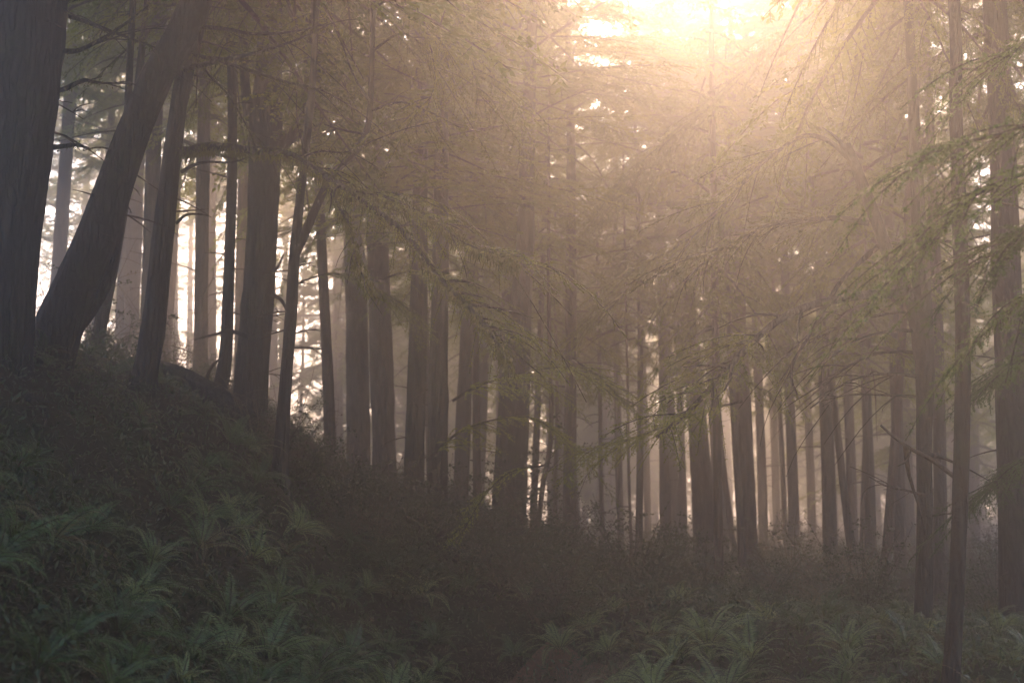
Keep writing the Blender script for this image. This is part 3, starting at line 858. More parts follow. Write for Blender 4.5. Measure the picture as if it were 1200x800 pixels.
for k, (pts, a, b, ex, lb) in enumerate(RB):
    fy = (lambda px: 12 - 1.6 * (1075 - px) / 300) if k in (0,) else (lambda px, k=k: 12 + (0.8 if (k % 2 or k < 5) else -0.8) * (1075 - px) / 200)
    o, p = limb(r, foot, 'limb', lp(pts, fy), a * 1.3, b * 1.5, M_BARK_DARK, lb, seed=40 + k, extra=ex)
    if k in (0, 3, 4):
        mb = MB(); rg2 = np.random.default_rng(200 + k)
        n0 = {0: 38, 3: 18, 4: 14}[k]
        pp = p[n0:] if k == 0 else p[8:]
        q, info = spray(pp, rg2, start=0.0, step=0.05, twig=0.75 if k == 0 else 0.55, leaf=0.055, wid=0.007, gap=0.022, droop=0.4, flat=0.3, prof=0.2)
        mb.quads(q, 1); mb.quads(twig_strips(info, 0.005), 0)
        for kk in range(9 if k == 0 else 7):
            j = rg2.integers(0, len(pp) - 2)
            Tt = pp[j + 1] - pp[j]
            p2 = branch_path(pp[j], math.atan2(Tt[1], Tt[0]) + rg2.uniform(-0.9, 0.9), rg2.uniform(0.5, 1.1), rg2.uniform(-0.3, 0.1), 0.3, rg2, 7)
            tube(mb, p2, np.linspace(0.008, 0.003, 7), 4, 0)
            q, info = spray(p2, rg2, start=0.05, step=0.05, twig=0.4, leaf=0.05, wid=0.007, gap=0.022, droop=0.5, flat=0.3)
            mb.quads(q, 1); mb.quads(twig_strips(info, 0.004), 0)
        link('needle_spray', mb.data('needle_spray', [M_BARK_DARK, M_NEEDLE], foot), o)

# bare broken branch poking in at the right
o = empty('dead_branch', at(1118, 560, 8.6)); ft = np.array(o.location)
tag(o, 'bare broken branch jutting left across the slim near-black trunk, slanting down', 'branch')
limb(o, ft, 'stem', lp([(1032, 498), (1048, 512), (1068, 526), (1094, 540), (1118, 558)], 8.7), 0.008, 0.02, M_WOOD, seed=60, extra=2)
limb(o, ft, 'twig', lp([(1068, 526), (1062, 540), (1052, 546)], 8.7), 0.008, 0.004, M_WOOD, seed=61)
o = empty('dead_branch', at(1085, 578, 11.8)); ft = np.array(o.location)
tag(o, 'thin dead branch low on the limbed right-hand trunk, level with the fern tops beyond', 'branch')
limb(o, ft, 'stem', lp([(1084, 580), (1060, 574), (1036, 568), (1018, 558)], 11.8), 0.016, 0.005, M_WOOD, seed=62, extra=5)

# ------------------------------------------------------------------ green sprays hanging into view
def bough(label, pts, Yf, r0, twig, seed, mat=M_NEEDLE_NEAR, nsub=10, subL=(0.35, 0.8), leaf=0.028, wid=0.0045, gap=0.012, step=0.03, droop=0.7, sub_ang=1.0, subtwig=0.16):
    rng = np.random.default_rng(seed)
    P = lp(pts, Yf)
    o = empty('hemlock_bough', P[0]); ft = P[0]
    tag(o, label, 'branch')
    p = smooth_path(np.array(P), 7)
    mb = MB(); tube(mb, p, np.linspace(r0, 0.004, len(p)), 6, 0, rough=0.08, rng=rng)
    ml = MB()
    q, info = spray(p, rng, start=0.08, step=step, twig=twig, leaf=leaf, wid=wid, gap=gap, droop=droop, flat=0.2, prof=0.35)
    ml.quads(q, 0); mb.quads(twig_strips(info, 0.003), 0)
    for k in range(nsub):
        j = rng.integers(1, len(p) - 2)
        Tt = unit(p[j + 1] - p[j - 1])
        a = math.atan2(Tt[1], Tt[0]) + rng.choice([-1, 1]) * rng.uniform(0.3, sub_ang)
        p2 = branch_path(p[j], a, rng.uniform(*subL), Tt[2] * 0.6 + rng.normal(0, 0.1), rng.uniform(0.2, 0.6), rng, 7)
        tube(mb, p2, np.linspace(0.006, 0.002, 7), 4, 0)
        q, info = spray(p2, rng, start=0.05, step=step, twig=subtwig, leaf=leaf, wid=wid, gap=gap, droop=droop, flat=0.2)
        ml.quads(q, 0); mb.quads(twig_strips(info, 0.0025), 0)
    link('stem', mb.data('stem', [M_BARK_DARK], ft), o)
    link('needle_spray', ml.data('needle_spray', [mat], ft), o)
    return o


bough('uppermost green bough reaching in from the right border over the slim dark trunk', [(1250, 120), (1215, 140), (1180, 155), (1140, 165), (1105, 175), (1082, 188)], 5.6, 0.012, 0.2, 301, nsub=16)
bough('second green bough from the right border, drooping across the slim dark trunk', [(1260, 195), (1215, 200), (1170, 215), (1135, 235), (1112, 262), (1095, 290)], 5.9, 0.012, 0.22, 302, nsub=18)
bough('third green bough from the right border, its tip just right of the slim dark trunk', [(1260, 245), (1225, 258), (1190, 280), (1160, 300), (1128, 318)], 6.2, 0.012, 0.22, 303, nsub=16)
bough('dark lowest green bough drooping in from the right border', [(1265, 300), (1235, 320), (1205, 345), (1180, 372)], 6.6, 0.012, 0.22, 304, nsub=12)
bough('short green bough at the top right corner', [(1260, 30), (1225, 40), (1190, 60), (1160, 66)], 6.6, 0.012, 0.22, 309, nsub=10)
kw = dict(mat=M_NEEDLE, leaf=0.05, wid=0.0075, gap=0.022, step=0.055, droop=0.7)
bough('broad flat green spray in front of the broad central trunk', [(530, 470), (560, 452), (600, 440), (645, 432), (690, 442), (725, 470)], 16, 0.02, 0.6, 305, nsub=16, subL=(0.6, 1.3), subtwig=0.35, **dict(kw, mat=M_NEEDLE_LIT))
bough('lower green spray crossing the broad central trunk below the flat one', [(500, 540), (540, 505), (590, 490), (630, 492), (665, 520)], 16.5, 0.02, 0.55, 306, nsub=13, subL=(0.5, 1.1), subtwig=0.35, **kw)
bough('pale feathery spray sloping down to the left, low before the broad central trunk', [(640, 545), (600, 552), (575, 572), (555, 600), (535, 640)], 15.5, 0.014, 0.35, 307, nsub=7, subL=(0.3, 0.6), subtwig=0.25, **dict(kw, mat=M_NEEDLE_LIT))
bough('dusky drooping spray in the bright gap right of the slim middle trunk', [(670, 420), (700, 440), (730, 470), (752, 492)], 17, 0.016, 0.45, 308, nsub=8, subL=(0.5, 1.0), subtwig=0.35, **kw)
bough('olive spray hanging in front of the two side-by-side trunks', [(352, 330), (390, 320), (420, 330), (450, 345), (480, 372)], 17, 0.014, 0.45, 310, nsub=10, subL=(0.5, 1.0), subtwig=0.35, **kw)
bough('olive drooping spray over the two trunks beside the narrow slit of light', [(440, 330), (480, 318), (520, 325), (560, 350), (590, 385)], 16.5, 0.016, 0.6, 311, nsub=14, subL=(0.6, 1.3), subtwig=0.4, **kw)
bough('bright wispy spray hanging from the upper edge left of centre', [(440, -60), (475, -20), (500, 40), (510, 90), (500, 130)], 12, 0.014, 0.6, 312, nsub=14, subL=(0.5, 1.2), subtwig=0.35, **kw)
bough('wispy hanging spray right of the bright wispy one, at the upper edge', [(480, -70), (515, -20), (540, 30), (556, 80), (560, 120)], 12.8, 0.014, 0.6, 313, nsub=14, subL=(0.5, 1.2), subtwig=0.35, **kw)
bough('large mid-air spray left of the arching limbs on the right', [(900, 230), (850, 250), (800, 285), (760, 310), (730, 345), (700, 380)], 19, 0.02, 0.8, 314, nsub=20, subL=(0.7, 1.6), subtwig=0.4, **kw)
bough('dark spray low on the long sweeping limb at the right', [(870, 470), (830, 480), (790, 495), (750, 510), (712, 520)], 13.6, 0.016, 0.5, 315, nsub=14, subL=(0.5, 1.0), subtwig=0.35, **kw)

bough('feathery bough arching left of the hanging wisps, under the upper edge', [(330, -40), (370, 20), (410, 60), (450, 95), (480, 150)], 19, 0.016, 0.7, 316, nsub=18, subL=(0.6, 1.3), subtwig=0.4, **kw)
bough('veiled bough below the hanging wisps, left of the broad central trunk', [(430, 150), (470, 165), (520, 195), (560, 230), (590, 262)], 21, 0.016, 0.7, 317, nsub=18, subL=(0.6, 1.3), subtwig=0.4, **kw)
bough('big glowing bough sweeping down to the left under the upper edge right of centre', [(1000, -20), (950, 20), (900, 60), (850, 110), (810, 160)], 20, 0.02, 0.8, 318, nsub=24, subL=(0.7, 1.5), subtwig=0.4, **kw)
bough('dusky bough drooping left just above the arching limbs on the right', [(1090, 60), (1040, 90), (990, 110), (940, 150), (890, 205)], 17, 0.018, 0.7, 319, nsub=22, subL=(0.6, 1.3), subtwig=0.4, **kw)
bough('drooping olive bough between the arching limbs and the second green bough', [(1080, 190), (1040, 200), (1000, 222), (960, 262)], 16, 0.014, 0.6, 320, nsub=16, subL=(0.5, 1.1), subtwig=0.4, **kw)
bough('feathery bough hanging in the bright mist between the centre and the arching limbs', [(840, 120), (800, 150), (760, 190), (720, 250)], 20, 0.02, 0.9, 321, nsub=22, subL=(0.8, 1.8), subtwig=0.5, **kw)

bough('dark bough drooping over the broad shadowed trunk at the right border', [(1270, 400), (1235, 405), (1195, 425), (1160, 455)], 9.5, 0.014, 0.35, 322, nsub=16, subL=(0.4, 0.9), subtwig=0.3)
bough('lowest dark bough hanging at the right border above the undergrowth', [(1280, 520), (1240, 520), (1200, 540), (1165, 575)], 10.5, 0.014, 0.35, 323, nsub=16, subL=(0.4, 0.9), subtwig=0.3)

# ------------------------------------------------------------------ fallen log
o = empty('fallen_log', at(222, 412, 14.5)); ft = np.array(o.location)
tag(o, 'dark fallen log lying on the bank crest between two trunks', 'log')
mb = MB()
_l = np.array([(x, y, h1(x, y) + 0.16) for x, y in [(-4.6, 14.9), (-4.2, 14.7), (-3.75, 14.5), (-3.3, 14.3), (-2.95, 14.2)]])
p = smooth_path(_l, 8)
tube(mb, p, np.concatenate([[0.03, 0.09], np.linspace(0.15, 0.17, len(p) - 4), [0.12, 0.03]]), 40, 0, rough=0.03, rng=R, relief=0.12)
link('stem', mb.data('stem', [M_BARK_DARK], ft), o)
mb = MB(); tube(mb, smooth_path(_l[2] + np.array([(0, 0, 0.08), (0.08, 0, 0.3), (0.2, 0, 0.42)]), 5), np.linspace(0.03, 0.01, 11), 6, 0)
link('twig', mb.data('twig', [M_WOOD], ft), o)

# ------------------------------------------------------------------ ferns
def fern_mesh(seed, n=16, L=0.95, dry=0, mat=None):
    rng = np.random.default_rng(seed)
    mb = MB()
    for i in range(n):
        a = i * 2.39996 + rng.uniform(-0.35, 0.35)
        l = L * rng.uniform(0.65, 1.1)
        up = rng.uniform(0.75, 1.35)          # start angle above the ground
        K = 34
        t = np.linspace(0, 1, K)
        ang = up - t * rng.uniform(1.3, 2.1) * (0.4 + 0.6 * t)
        ds = l / (K - 1)
        rr = np.concatenate([[0], np.cumsum(np.cos(ang[:-1]) * ds)])
        zz = np.concatenate([[0], np.cumsum(np.sin(ang[:-1]) * ds)])
        tw = rng.uniform(-0.25, 0.25)
        aa = a + tw * t
        P = np.stack([rr * np.cos(aa), rr * np.sin(aa), zz + 0.02], -1)
        tube(mb, P[::3], np.linspace(0.006, 0.002, len(P[::3])), 3, 2)
        T_ = unit(np.gradient(P, axis=0))
        S = unit(np.cross(T_, UP)); U = unit(np.cross(S, T_))
        roll = rng.uniform(-0.5, 0.5)
        S2 = S * math.cos(roll) + U * math.sin(roll); 
        pl = 0.105 * np.clip((t - 0.08) / 0.22, 0, 1) ** 0.7 * np.clip((1 - t) / 0.55, 0, 1) ** 0.8 * l / 0.9 + 0.004
        sel = t > 0.1
        mt = 1 if rng.random() < dry else 0
        for sg in (1, -1):
            for half in (0, 0.5):
                b = P[sel] + T_[sel] * ds * half
                k = len(b)
                d = unit(S2[sel] * sg + T_[sel] * rng.uniform(0.15, 0.4, (k, 1)) - U[sel] * rng.uniform(0.0, 0.35, (k, 1)) + rng.normal(0, 0.06, (k, 3)))
                mb.quads(leaf_quads(b, d, T_[sel], pl[sel] * rng.uniform(0.85, 1.08, k), np.full(k, 0.0046) * l / 0.9), mt)
    return mb.data('fern_fronds', [mat or M_FERN, M_FERN_DRY, M_WOOD])


FERNS = [fern_mesh(401, 18, 0.95), fern_mesh(402, 15, 1.1, 0.08), fern_mesh(403, 22, 0.8), fern_mesh(404, 13, 1.0, 0.15), fern_mesh(405, 20, 1.15, 0.05), fern_mesh(406, 11, 0.85, 0.4), fern_mesh(407, 20, 0.95, 0.1, M_FERN_LIT), fern_mesh(408, 16, 0.85, 0.2, M_FERN_LIT)]


def place_fern(x, y, s, rz, k, label, group, tilt=(0, 0)):
    o = link('sword_fern', FERNS[k])
    z = h1(x, y)
    e = 0.4
    gxn = (h1(x + e, y) - h1(x - e, y)) / (2 * e); gyn = (h1(x, y + e) - h1(x, y - e)) / (2 * e)
    n = Vector((-gxn * 0.6, -gyn * 0.6, 1)).normalized()
    o.rotation_mode = 'QUATERNION'
    o.rotation_quaternion = Vector((0, 0, 1)).rotation_difference(n) @ Quaternion((0, 0, 1), rz)
    o.location = (x, y, z - 0.02)
    o.scale = (s, s, s)
    tag(o, label, 'fern', group)
    return o


# ferns placed one by one
near_f = [(40, 790, 6.2, 1.0, 1, 'large fern in the bottom left corner with arching lit fronds'),
          (10, 700, 7.2, 1.0, 4, 'fern at the left border with two pale arching fronds above the corner fern'),
          (150, 800, 7.0, 0.9, 0, 'low fern beside the corner fern along the bottom edge'),
          (300, 790, 8.4, 1.05, 4, 'wide fern at the bottom edge a quarter of the way across'),
          (265, 735, 9.2, 0.9, 1, 'fern with pale brownish arching fronds low on the left bank'),
          (230, 690, 9.8, 0.8, 3, 'fern with a single bright drooping frond on the left bank'),
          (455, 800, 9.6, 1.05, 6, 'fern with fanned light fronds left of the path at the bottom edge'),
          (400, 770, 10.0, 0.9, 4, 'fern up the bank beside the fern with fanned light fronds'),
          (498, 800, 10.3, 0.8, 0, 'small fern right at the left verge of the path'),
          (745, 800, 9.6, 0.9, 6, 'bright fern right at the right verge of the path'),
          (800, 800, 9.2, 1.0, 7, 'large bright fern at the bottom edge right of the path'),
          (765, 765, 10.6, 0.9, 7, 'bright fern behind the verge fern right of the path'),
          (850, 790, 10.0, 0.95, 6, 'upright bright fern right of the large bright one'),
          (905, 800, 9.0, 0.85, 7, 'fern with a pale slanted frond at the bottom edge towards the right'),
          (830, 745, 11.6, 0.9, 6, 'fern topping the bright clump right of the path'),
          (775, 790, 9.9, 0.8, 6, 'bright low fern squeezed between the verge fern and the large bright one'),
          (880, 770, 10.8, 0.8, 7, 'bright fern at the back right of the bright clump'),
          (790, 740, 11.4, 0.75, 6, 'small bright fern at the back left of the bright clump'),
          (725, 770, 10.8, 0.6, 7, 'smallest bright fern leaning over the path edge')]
placed = []
for i, (px, py, Y, s, k, lb) in enumerate(near_f):
    p = at(px, py, Y)
    place_fern(p[0], p[1], s * (0.45 if Y < 8.5 else (0.68 if px < 600 else 0.85)), R.uniform(0, 6.28), k, lb, 'ferns along the path')
    placed.append((p[0], p[1]))
count = 0
tries = 0
while count < 280 and tries < 20000:
    tries += 1
    y = R.uniform(6.0, 25) if R.random() < 0.45 else R.uniform(6.2, 13.5)
    x = R.uniform(-0.47, 0.44) * y
    if path_dist(np.array([x]), np.array([y]))[0] < 0.72 + 0.6: continue
    md = 0.2 + 0.014 * y
    if any((x - a) ** 2 + (y - b) ** 2 < md * md for a, b in placed): continue
    # keep the crest silhouette mostly clear and thin them out on the far right
    zone = 'left' if x < path_dist(np.array([0.]), np.array([0.]))[0] * 0 + 0.3 else 'right'
    crest = base_h(x, y) / 3.2
    if crest > 0.8 and R.random() < 0.75: continue
    if crest > 0.45 and R.random() < 0.5: continue
    if x > 2.6 and R.random() < 0.55: continue
    s = R.uniform(0.3, 0.6)
    if crest > 0.45: s *= 0.7
    k = int(R.integers(0, 6)) if R.random() < 0.66 or crest > 0.45 else int(R.integers(6, 8))
    if x < 0.3 and y < 11:
        lb, gp = 'dark green fern among many on the lower left bank', 'ferns of the lower left bank'
    elif x < 0.3 and y < 17:
        lb, gp = 'dim fern among many higher on the left bank, before the trunks', 'ferns of the upper left bank'
    elif x < 0.3:
        lb, gp = 'small shaded fern around the feet of the central trunks', 'ferns below the central trunks'
    elif y < 14:
        lb, gp = 'dim fern in the shaded undergrowth right of the path', 'ferns right of the path'
    else:
        lb, gp = 'small far fern on the shaded floor before the right-hand stand', 'ferns before the right-hand stand'
    place_fern(x, y, s, R.uniform(0, 6.28), k, lb, gp)
    placed.append((x, y)); count += 1
print('ferns', count)

# ------------------------------------------------------------------ shrubs
def shrub_mesh(name, seed, H=1.1, n=26, leafy=1.0, mats=None, leaf=(0.05, 0.02), twigr=0.008):
    rng = np.random.default_rng(seed)
    mb = MB()
    for i in range(n):
        a = rng.uniform(0, 6.28); l = H * rng.uniform(0.5, 1.2)
        r0 = rng.uniform(0, 0.25)
        p = branch_path(np.array([r0 * math.cos(a), r0 * math.sin(a), -0.05]), a, l * rng.uniform(0.35, 0.8), rng.uniform(1.1, 2.6), rng.uniform(0.1, 0.9), rng, 8, 0.12)
        tube(mb, p, np.linspace(twigr, 0.003, 8), 4, 0)
        subs = [p]
        for k in range(4):
            j = rng.integers(2, 7)
            q = branch_path(p[j], rng.uniform(0, 6.28), l * rng.uniform(0.2, 0.45), rng.uniform(-0.1, 0.9), 0.3, rng, 6, 0.15)
            tube(mb, q, np.linspace(0.005, 0.002, 6), 3, 0); subs.append(q)
        for q in subs:
            m = int(22 * leafy)
            if m == 0: continue
            k = rng.uniform(1, len(q) - 1.001, m); ii_ = k.astype(int); ff = (k - ii_)[:, None]
            b = q[ii_] * (1 - ff) + q[np.minimum(ii_ + 1, len(q) - 1)] * ff + rng.normal(0, 0.02, (m, 3))
            d = unit(rng.normal(0, 1, (m, 3)) + UP * 0.2); sd = unit(np.cross(d, rng.normal(0, 0.5, (m, 3)) + UP))
            mb.quads(leaf_quads(b, d, sd, leaf[0] * rng.uniform(0.6, 1.3, m), leaf[1] * rng.uniform(0.6, 1.2, m)), 1)
    return mb.data(name, mats or [M_WOOD, M_SCRUB])


SHR = [shrub_mesh('leafy_shrub', 501), shrub_mesh('leafy_shrub', 502, H=1.4, n=30), shrub_mesh('twiggy_shrub', 503, H=1.3, n=34, leafy=0.25, mats=[M_DRY, M_DRY], leaf=(0.04, 0.01)),
       shrub_mesh('twiggy_shrub', 504, H=1.0, n=30, leafy=0.5, mats=[M_DRY, M_SCRUB], leaf=(0.035, 0.012))]


def put_shrub(x, y, s, k, label, group=None):
    o = link('shrub', SHR[k]); o.location = (x, y, h1(x, y) - 0.03); o.scale = (s, s, s * R.uniform(0.8, 1.1)); o.rotation_euler = (0, 0, R.uniform(0, 6.28))
    tag(o, label, 'shrub', group)


for (px, py, Y, s, k, lb) in [(90, 440, 15.5, 0.95, 2, 'bare twiggy shrub against the glow on the crest right of the leaning tree'),
                              (140, 425, 15, 0.8, 1, 'leafy shrub on the crest left of the straight slanting trunk'),
                              (310, 560, 13.8, 0.5, 1, 'low shrub at the foot of the stout forked trunk'),
                              (350, 560, 14.5, 0.6, 1, 'leafy shrub at the foot of the split stem'),
                              (560, 650, 17.5, 1.1, 1, 'dark bushy shrub left of the foot of the broad central trunk'),
                              (640, 660, 18, 0.9, 2, 'brownish twiggy shrub right of the foot of the broad central trunk')]:
    p = at(px, py, Y); put_shrub(p[0], p[1], s, k, lb)
for i in range(110):
    y = R.uniform(13.5, 34); x = R.uniform(-0.2, 0.46) * y
    if path_dist(np.array([x]), np.array([y]))[0] < 1.2: continue
    if x < -1: continue
    c = x / y
    if c < 0.06: lb, gp = 'dim scrubby bush in the dark thicket below the central trunks', 'bushes below the central trunks'
    elif c < 0.2: lb, gp = 'brownish scrubby bush on the misty floor of the central gap', 'bushes in the central gap'
    else: lb, gp = 'dark scrubby bush on the floor of the right-hand stand', 'bushes of the right-hand stand'
    put_shrub(x, y, R.uniform(0.45, 0.95), int(R.choice([0, 1, 2, 3, 3])), lb, gp)
for i in range(46):
    p = at(R.uniform(390, 680), 640, R.uniform(13.5, 18))
    put_shrub(p[0], p[1], R.uniform(0.3, 0.65), int(R.choice([0, 1, 2, 3])), 'low dark bush on the mounded ground in front of the central trunk feet', 'bushes before the central trunks')
for i in range(26):   # crest and the ground behind it on the left
    y = R.uniform(14, 30); x = -R.uniform(0.1, 0.44) * y
    put_shrub(x, y, R.uniform(0.4, 0.8), int(R.choice([1, 2, 3])), 'small scrubby bush on the bank crest among the left-hand trunks', 'bushes on the left crest')

# ------------------------------------------------------------------ ground cover
pcl = smooth_path(PATHC[2:], 40)


def cover():
    mb = MB()
    N = 150000
    y = 4 + 30 * R.random(N) ** 1.3
    x = R.uniform(-0.5, 0.5, N) * y
    dist = path_dist(x, y)
    keep = dist > 0.42 + R.exponential(0.12, N)
    x, y = x[keep], y[keep]
    z = hgt(x, y)
    n = len(x)
    clump = np.sin(x * 3.1 + 1.3 * np.sin(y * 2.3)) * np.sin(y * 2.7 + 1.1 * np.sin(x * 1.9))
    hh = (0.1 + 0.16 * np.clip(clump + 0.4, 0, 1)) * R.uniform(0.2, 1.2, n)
    b = np.stack([x, y, z + hh * R.random(n)], -1)
    d = unit(R.normal(0, 1, (n, 3)) + UP * 0.5)
    sd = unit(np.cross(d, R.normal(0, 0.6, (n, 3)) + UP))
    sc_ = 1 + y * 0.03
    mb.quads(leaf_quads(b, d, sd, R.uniform(0.02, 0.07, n) * sc_, R.uniform(0.003, 0.011, n) * sc_), 0)
    # fallen needles and twigs
    M = 16000
    y = 4 + 24 * R.random(M) ** 1.2; x = R.uniform(-0.46, 0.46, M) * y
    z = hgt(x, y)
    b = np.stack([x, y, z + 0.04 + 0.05 * R.random(M)], -1)
    d = unit(R.normal(0, 1, (M, 3)) * np.array([1, 1, 0.25])); sd = unit(np.cross(d, UP))
    mb.quads(leaf_quads(b, d, sd, R.uniform(0.04, 0.16, M), R.uniform(0.003, 0.008, M)), 1)
    # litter that spills over both edges of the path
    M = 30000
    t = R.integers(0, len(pcl) - 1, M)
    b2 = pcl[t] + R.normal(0, 0.5, (M, 2)) * np.array([1, 0.6])
    z = hgt(b2[:, 0], b2[:, 1])
    b = np.column_stack([b2, z + 0.043 + 0.02 * R.random(M)])
    d = unit(R.normal(0, 1, (M, 3)) * np.array([1, 1, 0.3])); sd = unit(np.cross(d, UP))
    mb.quads(leaf_quads(b, d, sd, R.uniform(0.02, 0.08, M), R.uniform(0.002, 0.008, M)), 1)
    o = link('ground_cover', mb.data('ground_cover', [M_SCRUB, M_DRY]))
    tag(o, 'low leafy ground cover and litter between the ferns', kind='stuff')


cover()

# ------------------------------------------------------------------ the forest beyond
bg = []
def far_tree(x, y, i, label, group, ck=None, zc=None, H=None, r0=None):
    rng = np.random.default_rng(3000 + i)
    H = H or rng.uniform(17, 25)
    if 20 < y < 62 and -0.09 < x / y < 0.28: H = min(H, 1.6 + 0.46 * y)
    foot = np.array([x, y, h1(x, y) - 0.2])
    r0 = r0 or rng.uniform(0.12, 0.24)
    root = empty('conifer_tree', foot); tag(root, label, 'tree', group)
    n = 14
    t = np.linspace(0, 1, n)
    p = np.stack([foot[0] + 0.3 * np.sin(t * rng.uniform(1, 4)) * rng.normal(0, 0.6) + rng.normal(0, 0.5) * t, foot[1] + rng.normal(0, 0.5) * t, foot[2] + H * t], -1)
    mb = MB(); tube(mb, p, r0 * (1 - 0.85 * t) + 0.02, 10, 0, rough=0.05, rng=rng)
    link('trunk', mb.data('trunk', [M_BARK_RED if i % 2 else M_BARK], foot), root)
    ck = int(rng.integers(0, 5)) if ck is None else ck
    zc = rng.uniform(3.5, 8) if zc is None else zc
    o = link('crown', CROWNS[ck], root)
    o.location = (0, 0, zc); s = rng.uniform(1.0, 1.4) if r0 > 0.1 else rng.uniform(0.6, 0.8)
    o.scale = (s, s, (H - zc) / CROWN_H[ck]); o.rotation_euler = (0, 0, rng.uniform(0, 6.28))


i = 0
pos = []
for (c0, c1, y0, y1, n, lb, gp, zr) in [
        (-0.44, -0.17, 30, 60, 13, 'pale misty conifer beyond the left crest, high crown over a bare trunk', 'misty conifers beyond the left crest', (7, 13)),
        (-0.42, -0.14, 36, 70, 12, 'thin young conifer with low wispy boughs glowing beyond the left crest', 'young conifers beyond the left crest', (1.5, 6)),
        (-0.17, 0.07, 28, 62, 8, 'misty conifer filling the space behind the trunks near centre', 'misty conifers behind the centre', (3.5, 6.5)),
        (0.03, 0.16, 34, 62, 4, 'faint misty conifer seen through the bright central gap', 'misty conifers in the central gap', (5, 8)),
        (0.16, 0.46, 28, 60, 9, 'dusky misty conifer deep behind the right-hand stand', 'misty conifers behind the right-hand stand', (2, 5)),
        (-0.15, 0.0, 42, 85, 4, 'misty conifer with low boughs closing the view left of centre', 'low-boughed misty conifers left of centre', (1.0, 3.5)),
        (-0.16, -0.02, 55, 85, 5, 'low-boughed conifer far back between the two side-by-side trunks and the centre', 'far low-boughed conifers left of centre', (0.4, 2.0)),
        (0.0, 0.17, 60, 90, 9, 'low-boughed conifer far back in the bright central gap', 'far conifers of the central gap', (0.4, 2.5)),
        (0.17, 0.5, 55, 80, 15, 'misty low-boughed conifer closing the view behind the right-hand stand', 'low-boughed misty conifers on the right', (0.3, 1.5)),
        (-0.12, 0.5, 62, 100, 30, 'faintest and farthest conifer silhouette dissolved in the mist', 'farthest conifers in the mist', (0.8, 4))]:
    k = 0; tr = 0
    while k < n and tr < 400:
        tr += 1
        y = R.uniform(y0, y1); x = R.uniform(c0, c1) * y
        if any((x - a) ** 2 + (y - b) ** 2 < 3.2 for a, b in pos): continue
        pos.append((x, y)); k += 1; i += 1
        if gp.startswith('young'): far_tree(x, y, i, lb, gp, ck=[3, 5][k % 2], zc=R.uniform(*zr), H=R.uniform(9, 15), r0=0.08)
        else: far_tree(x, y, i, lb, gp, zc=R.uniform(*zr))

for k in range(16):   # young trees whose low crowns veil the trunks behind
    x = [-1.6, -.6, .4, 1.6, 2.6, 3.4, 4.4, 5.2, 6.2, 7.2, 3.0, 5.6, 8.2, -2.4, 1.0, 6.8][k]
    y = [24, 21.5, 25, 29, 25, 20, 23, 28, 22, 25, 33, 18.5, 24, 28, 33, 30][k]
    far_tree(x, y, 500 + k, ['slender young conifer whose feathery crown veils the central trunks' if x < 3 else 'slender young conifer whose low crown hangs before the right-hand stand'][0],
             'young conifers among the central trunks' if x < 3 else 'young conifers before the right-hand stand', ck=[3, 5][k % 2], zc=[3.6, 4.2, 3.2][k % 3] + 0.5, H=[11, 13, 14.5][k % 3], r0=0.06)
# the wood goes on beside and behind the path: these stand outside the view and shade it
for k, (x, y) in enumerate([(-5, -3), (4.2, -3.5), (-9.5, 9), (8.4, 9.5), (-1.5, -7), (9.5, 1), (-10, 0), (1.5, -10), (-6, -9), (7, -9), (9.3, 15), (11.5, 20), (-10, 17), (-12.5, 22), (14.5, 26), (-5.2, 6.5), (5.6, 7.2)]):
    far_tree(x, y, 700 + k, 'tall conifer standing outside the picture beside the path', 'conifers around the viewpoint', ck=[4, 1, 0][k % 3], zc=7.5, H=24, r0=0.25)

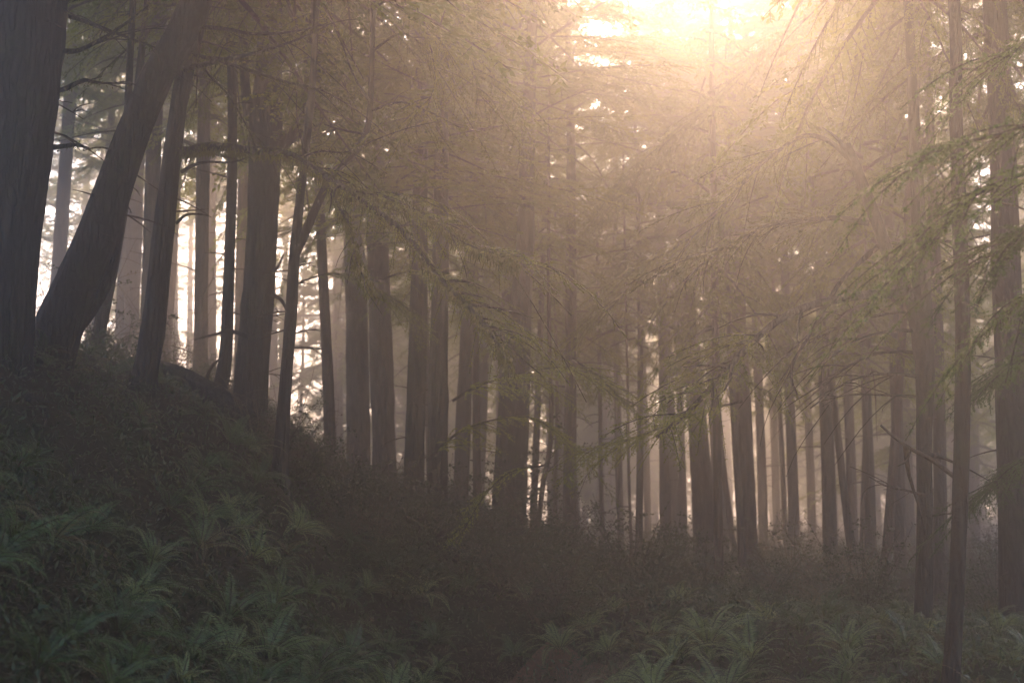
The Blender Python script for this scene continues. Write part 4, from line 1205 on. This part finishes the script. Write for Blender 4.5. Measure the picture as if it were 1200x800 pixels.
# ------------------------------------------------------------------ haze
def haze_box():
    m, nt, out = new_mat('haze_air')
    vol = nt.nodes.new('ShaderNodeVolumePrincipled')
    vol.inputs['Color'].default_value = HAZE_COL
    vol.inputs['Density'].default_value = HAZE_D
    vol.inputs['Anisotropy'].default_value = HAZE_G
    vol.inputs['Density Attribute'].default_value = ''
    nt.links.new(vol.outputs[0], out.inputs['Volume'])
    m.cycles.homogeneous_volume = True
    x0, x1, y0, y1, z0, z1 = -405, 405, -65, 625, -2.5, 34
    v = [(x, y, z) for z in (z0, z1) for y in (y0, y1) for x in (x0, x1)]
    f = [(0, 2, 3, 1), (4, 5, 7, 6), (0, 1, 5, 4), (2, 6, 7, 3), (0, 4, 6, 2), (1, 3, 7, 5)]
    o = link('haze', mesh_data('haze', v, f, [m]))
    tag(o, 'warm mist hanging through the whole forest', kind='stuff')


HAZE_COL = (0.94, 0.91, 0.88, 1)
HAZE_D = 0.0165
HAZE_G = 0.7
haze_box()

# ------------------------------------------------------------------ light
SUN_EL, SUN_AZ = math.radians(29), math.radians(4)     # azimuth to the right of straight ahead
w = bpy.data.worlds.new('World'); sc.world = w; w.use_nodes = True
nt = w.node_tree
for n in list(nt.nodes): nt.nodes.remove(n)
sky = nt.nodes.new('ShaderNodeTexSky'); sky.sky_type = 'NISHITA'; sky.sun_disc = False
sky.sun_elevation = SUN_EL; sky.sun_rotation = SUN_AZ
sky.dust_density = 1.0; sky.air_density = 1.2; sky.ozone_density = 4.5
bgn = nt.nodes.new('ShaderNodeBackground'); bgn.inputs['Strength'].default_value = 0.14
wo = nt.nodes.new('ShaderNodeOutputWorld')
nt.links.new(sky.outputs[0], bgn.inputs[0]); nt.links.new(bgn.outputs[0], wo.inputs['Surface'])

sd_ = bpy.data.lights.new('sun', 'SUN'); sd_.energy = 5.0; sd_.angle = math.radians(13); sd_.color = (1.0, 0.66, 0.44)
so = bpy.data.objects.new('sun', sd_); C.objects.link(so)
dirv = Vector((math.sin(SUN_AZ) * math.cos(SUN_EL), math.cos(SUN_AZ) * math.cos(SUN_EL), math.sin(SUN_EL)))
so.rotation_euler = dirv.to_track_quat('Z', 'Y').to_euler()
so.location = (5, 30, 30)

# ------------------------------------------------------------------ render settings
sc.view_settings.view_transform = 'Standard'
sc.view_settings.look = 'None'
sc.view_settings.exposure = 3.08
sc.view_settings.gamma = 1.0
cy = sc.cycles
cy.max_bounces = 6; cy.diffuse_bounces = 3; cy.glossy_bounces = 2; cy.transmission_bounces = 3; cy.volume_bounces = 0
cy.transparent_max_bounces = 8
cy.sample_clamp_indirect = 3.0
cy.use_denoising = True
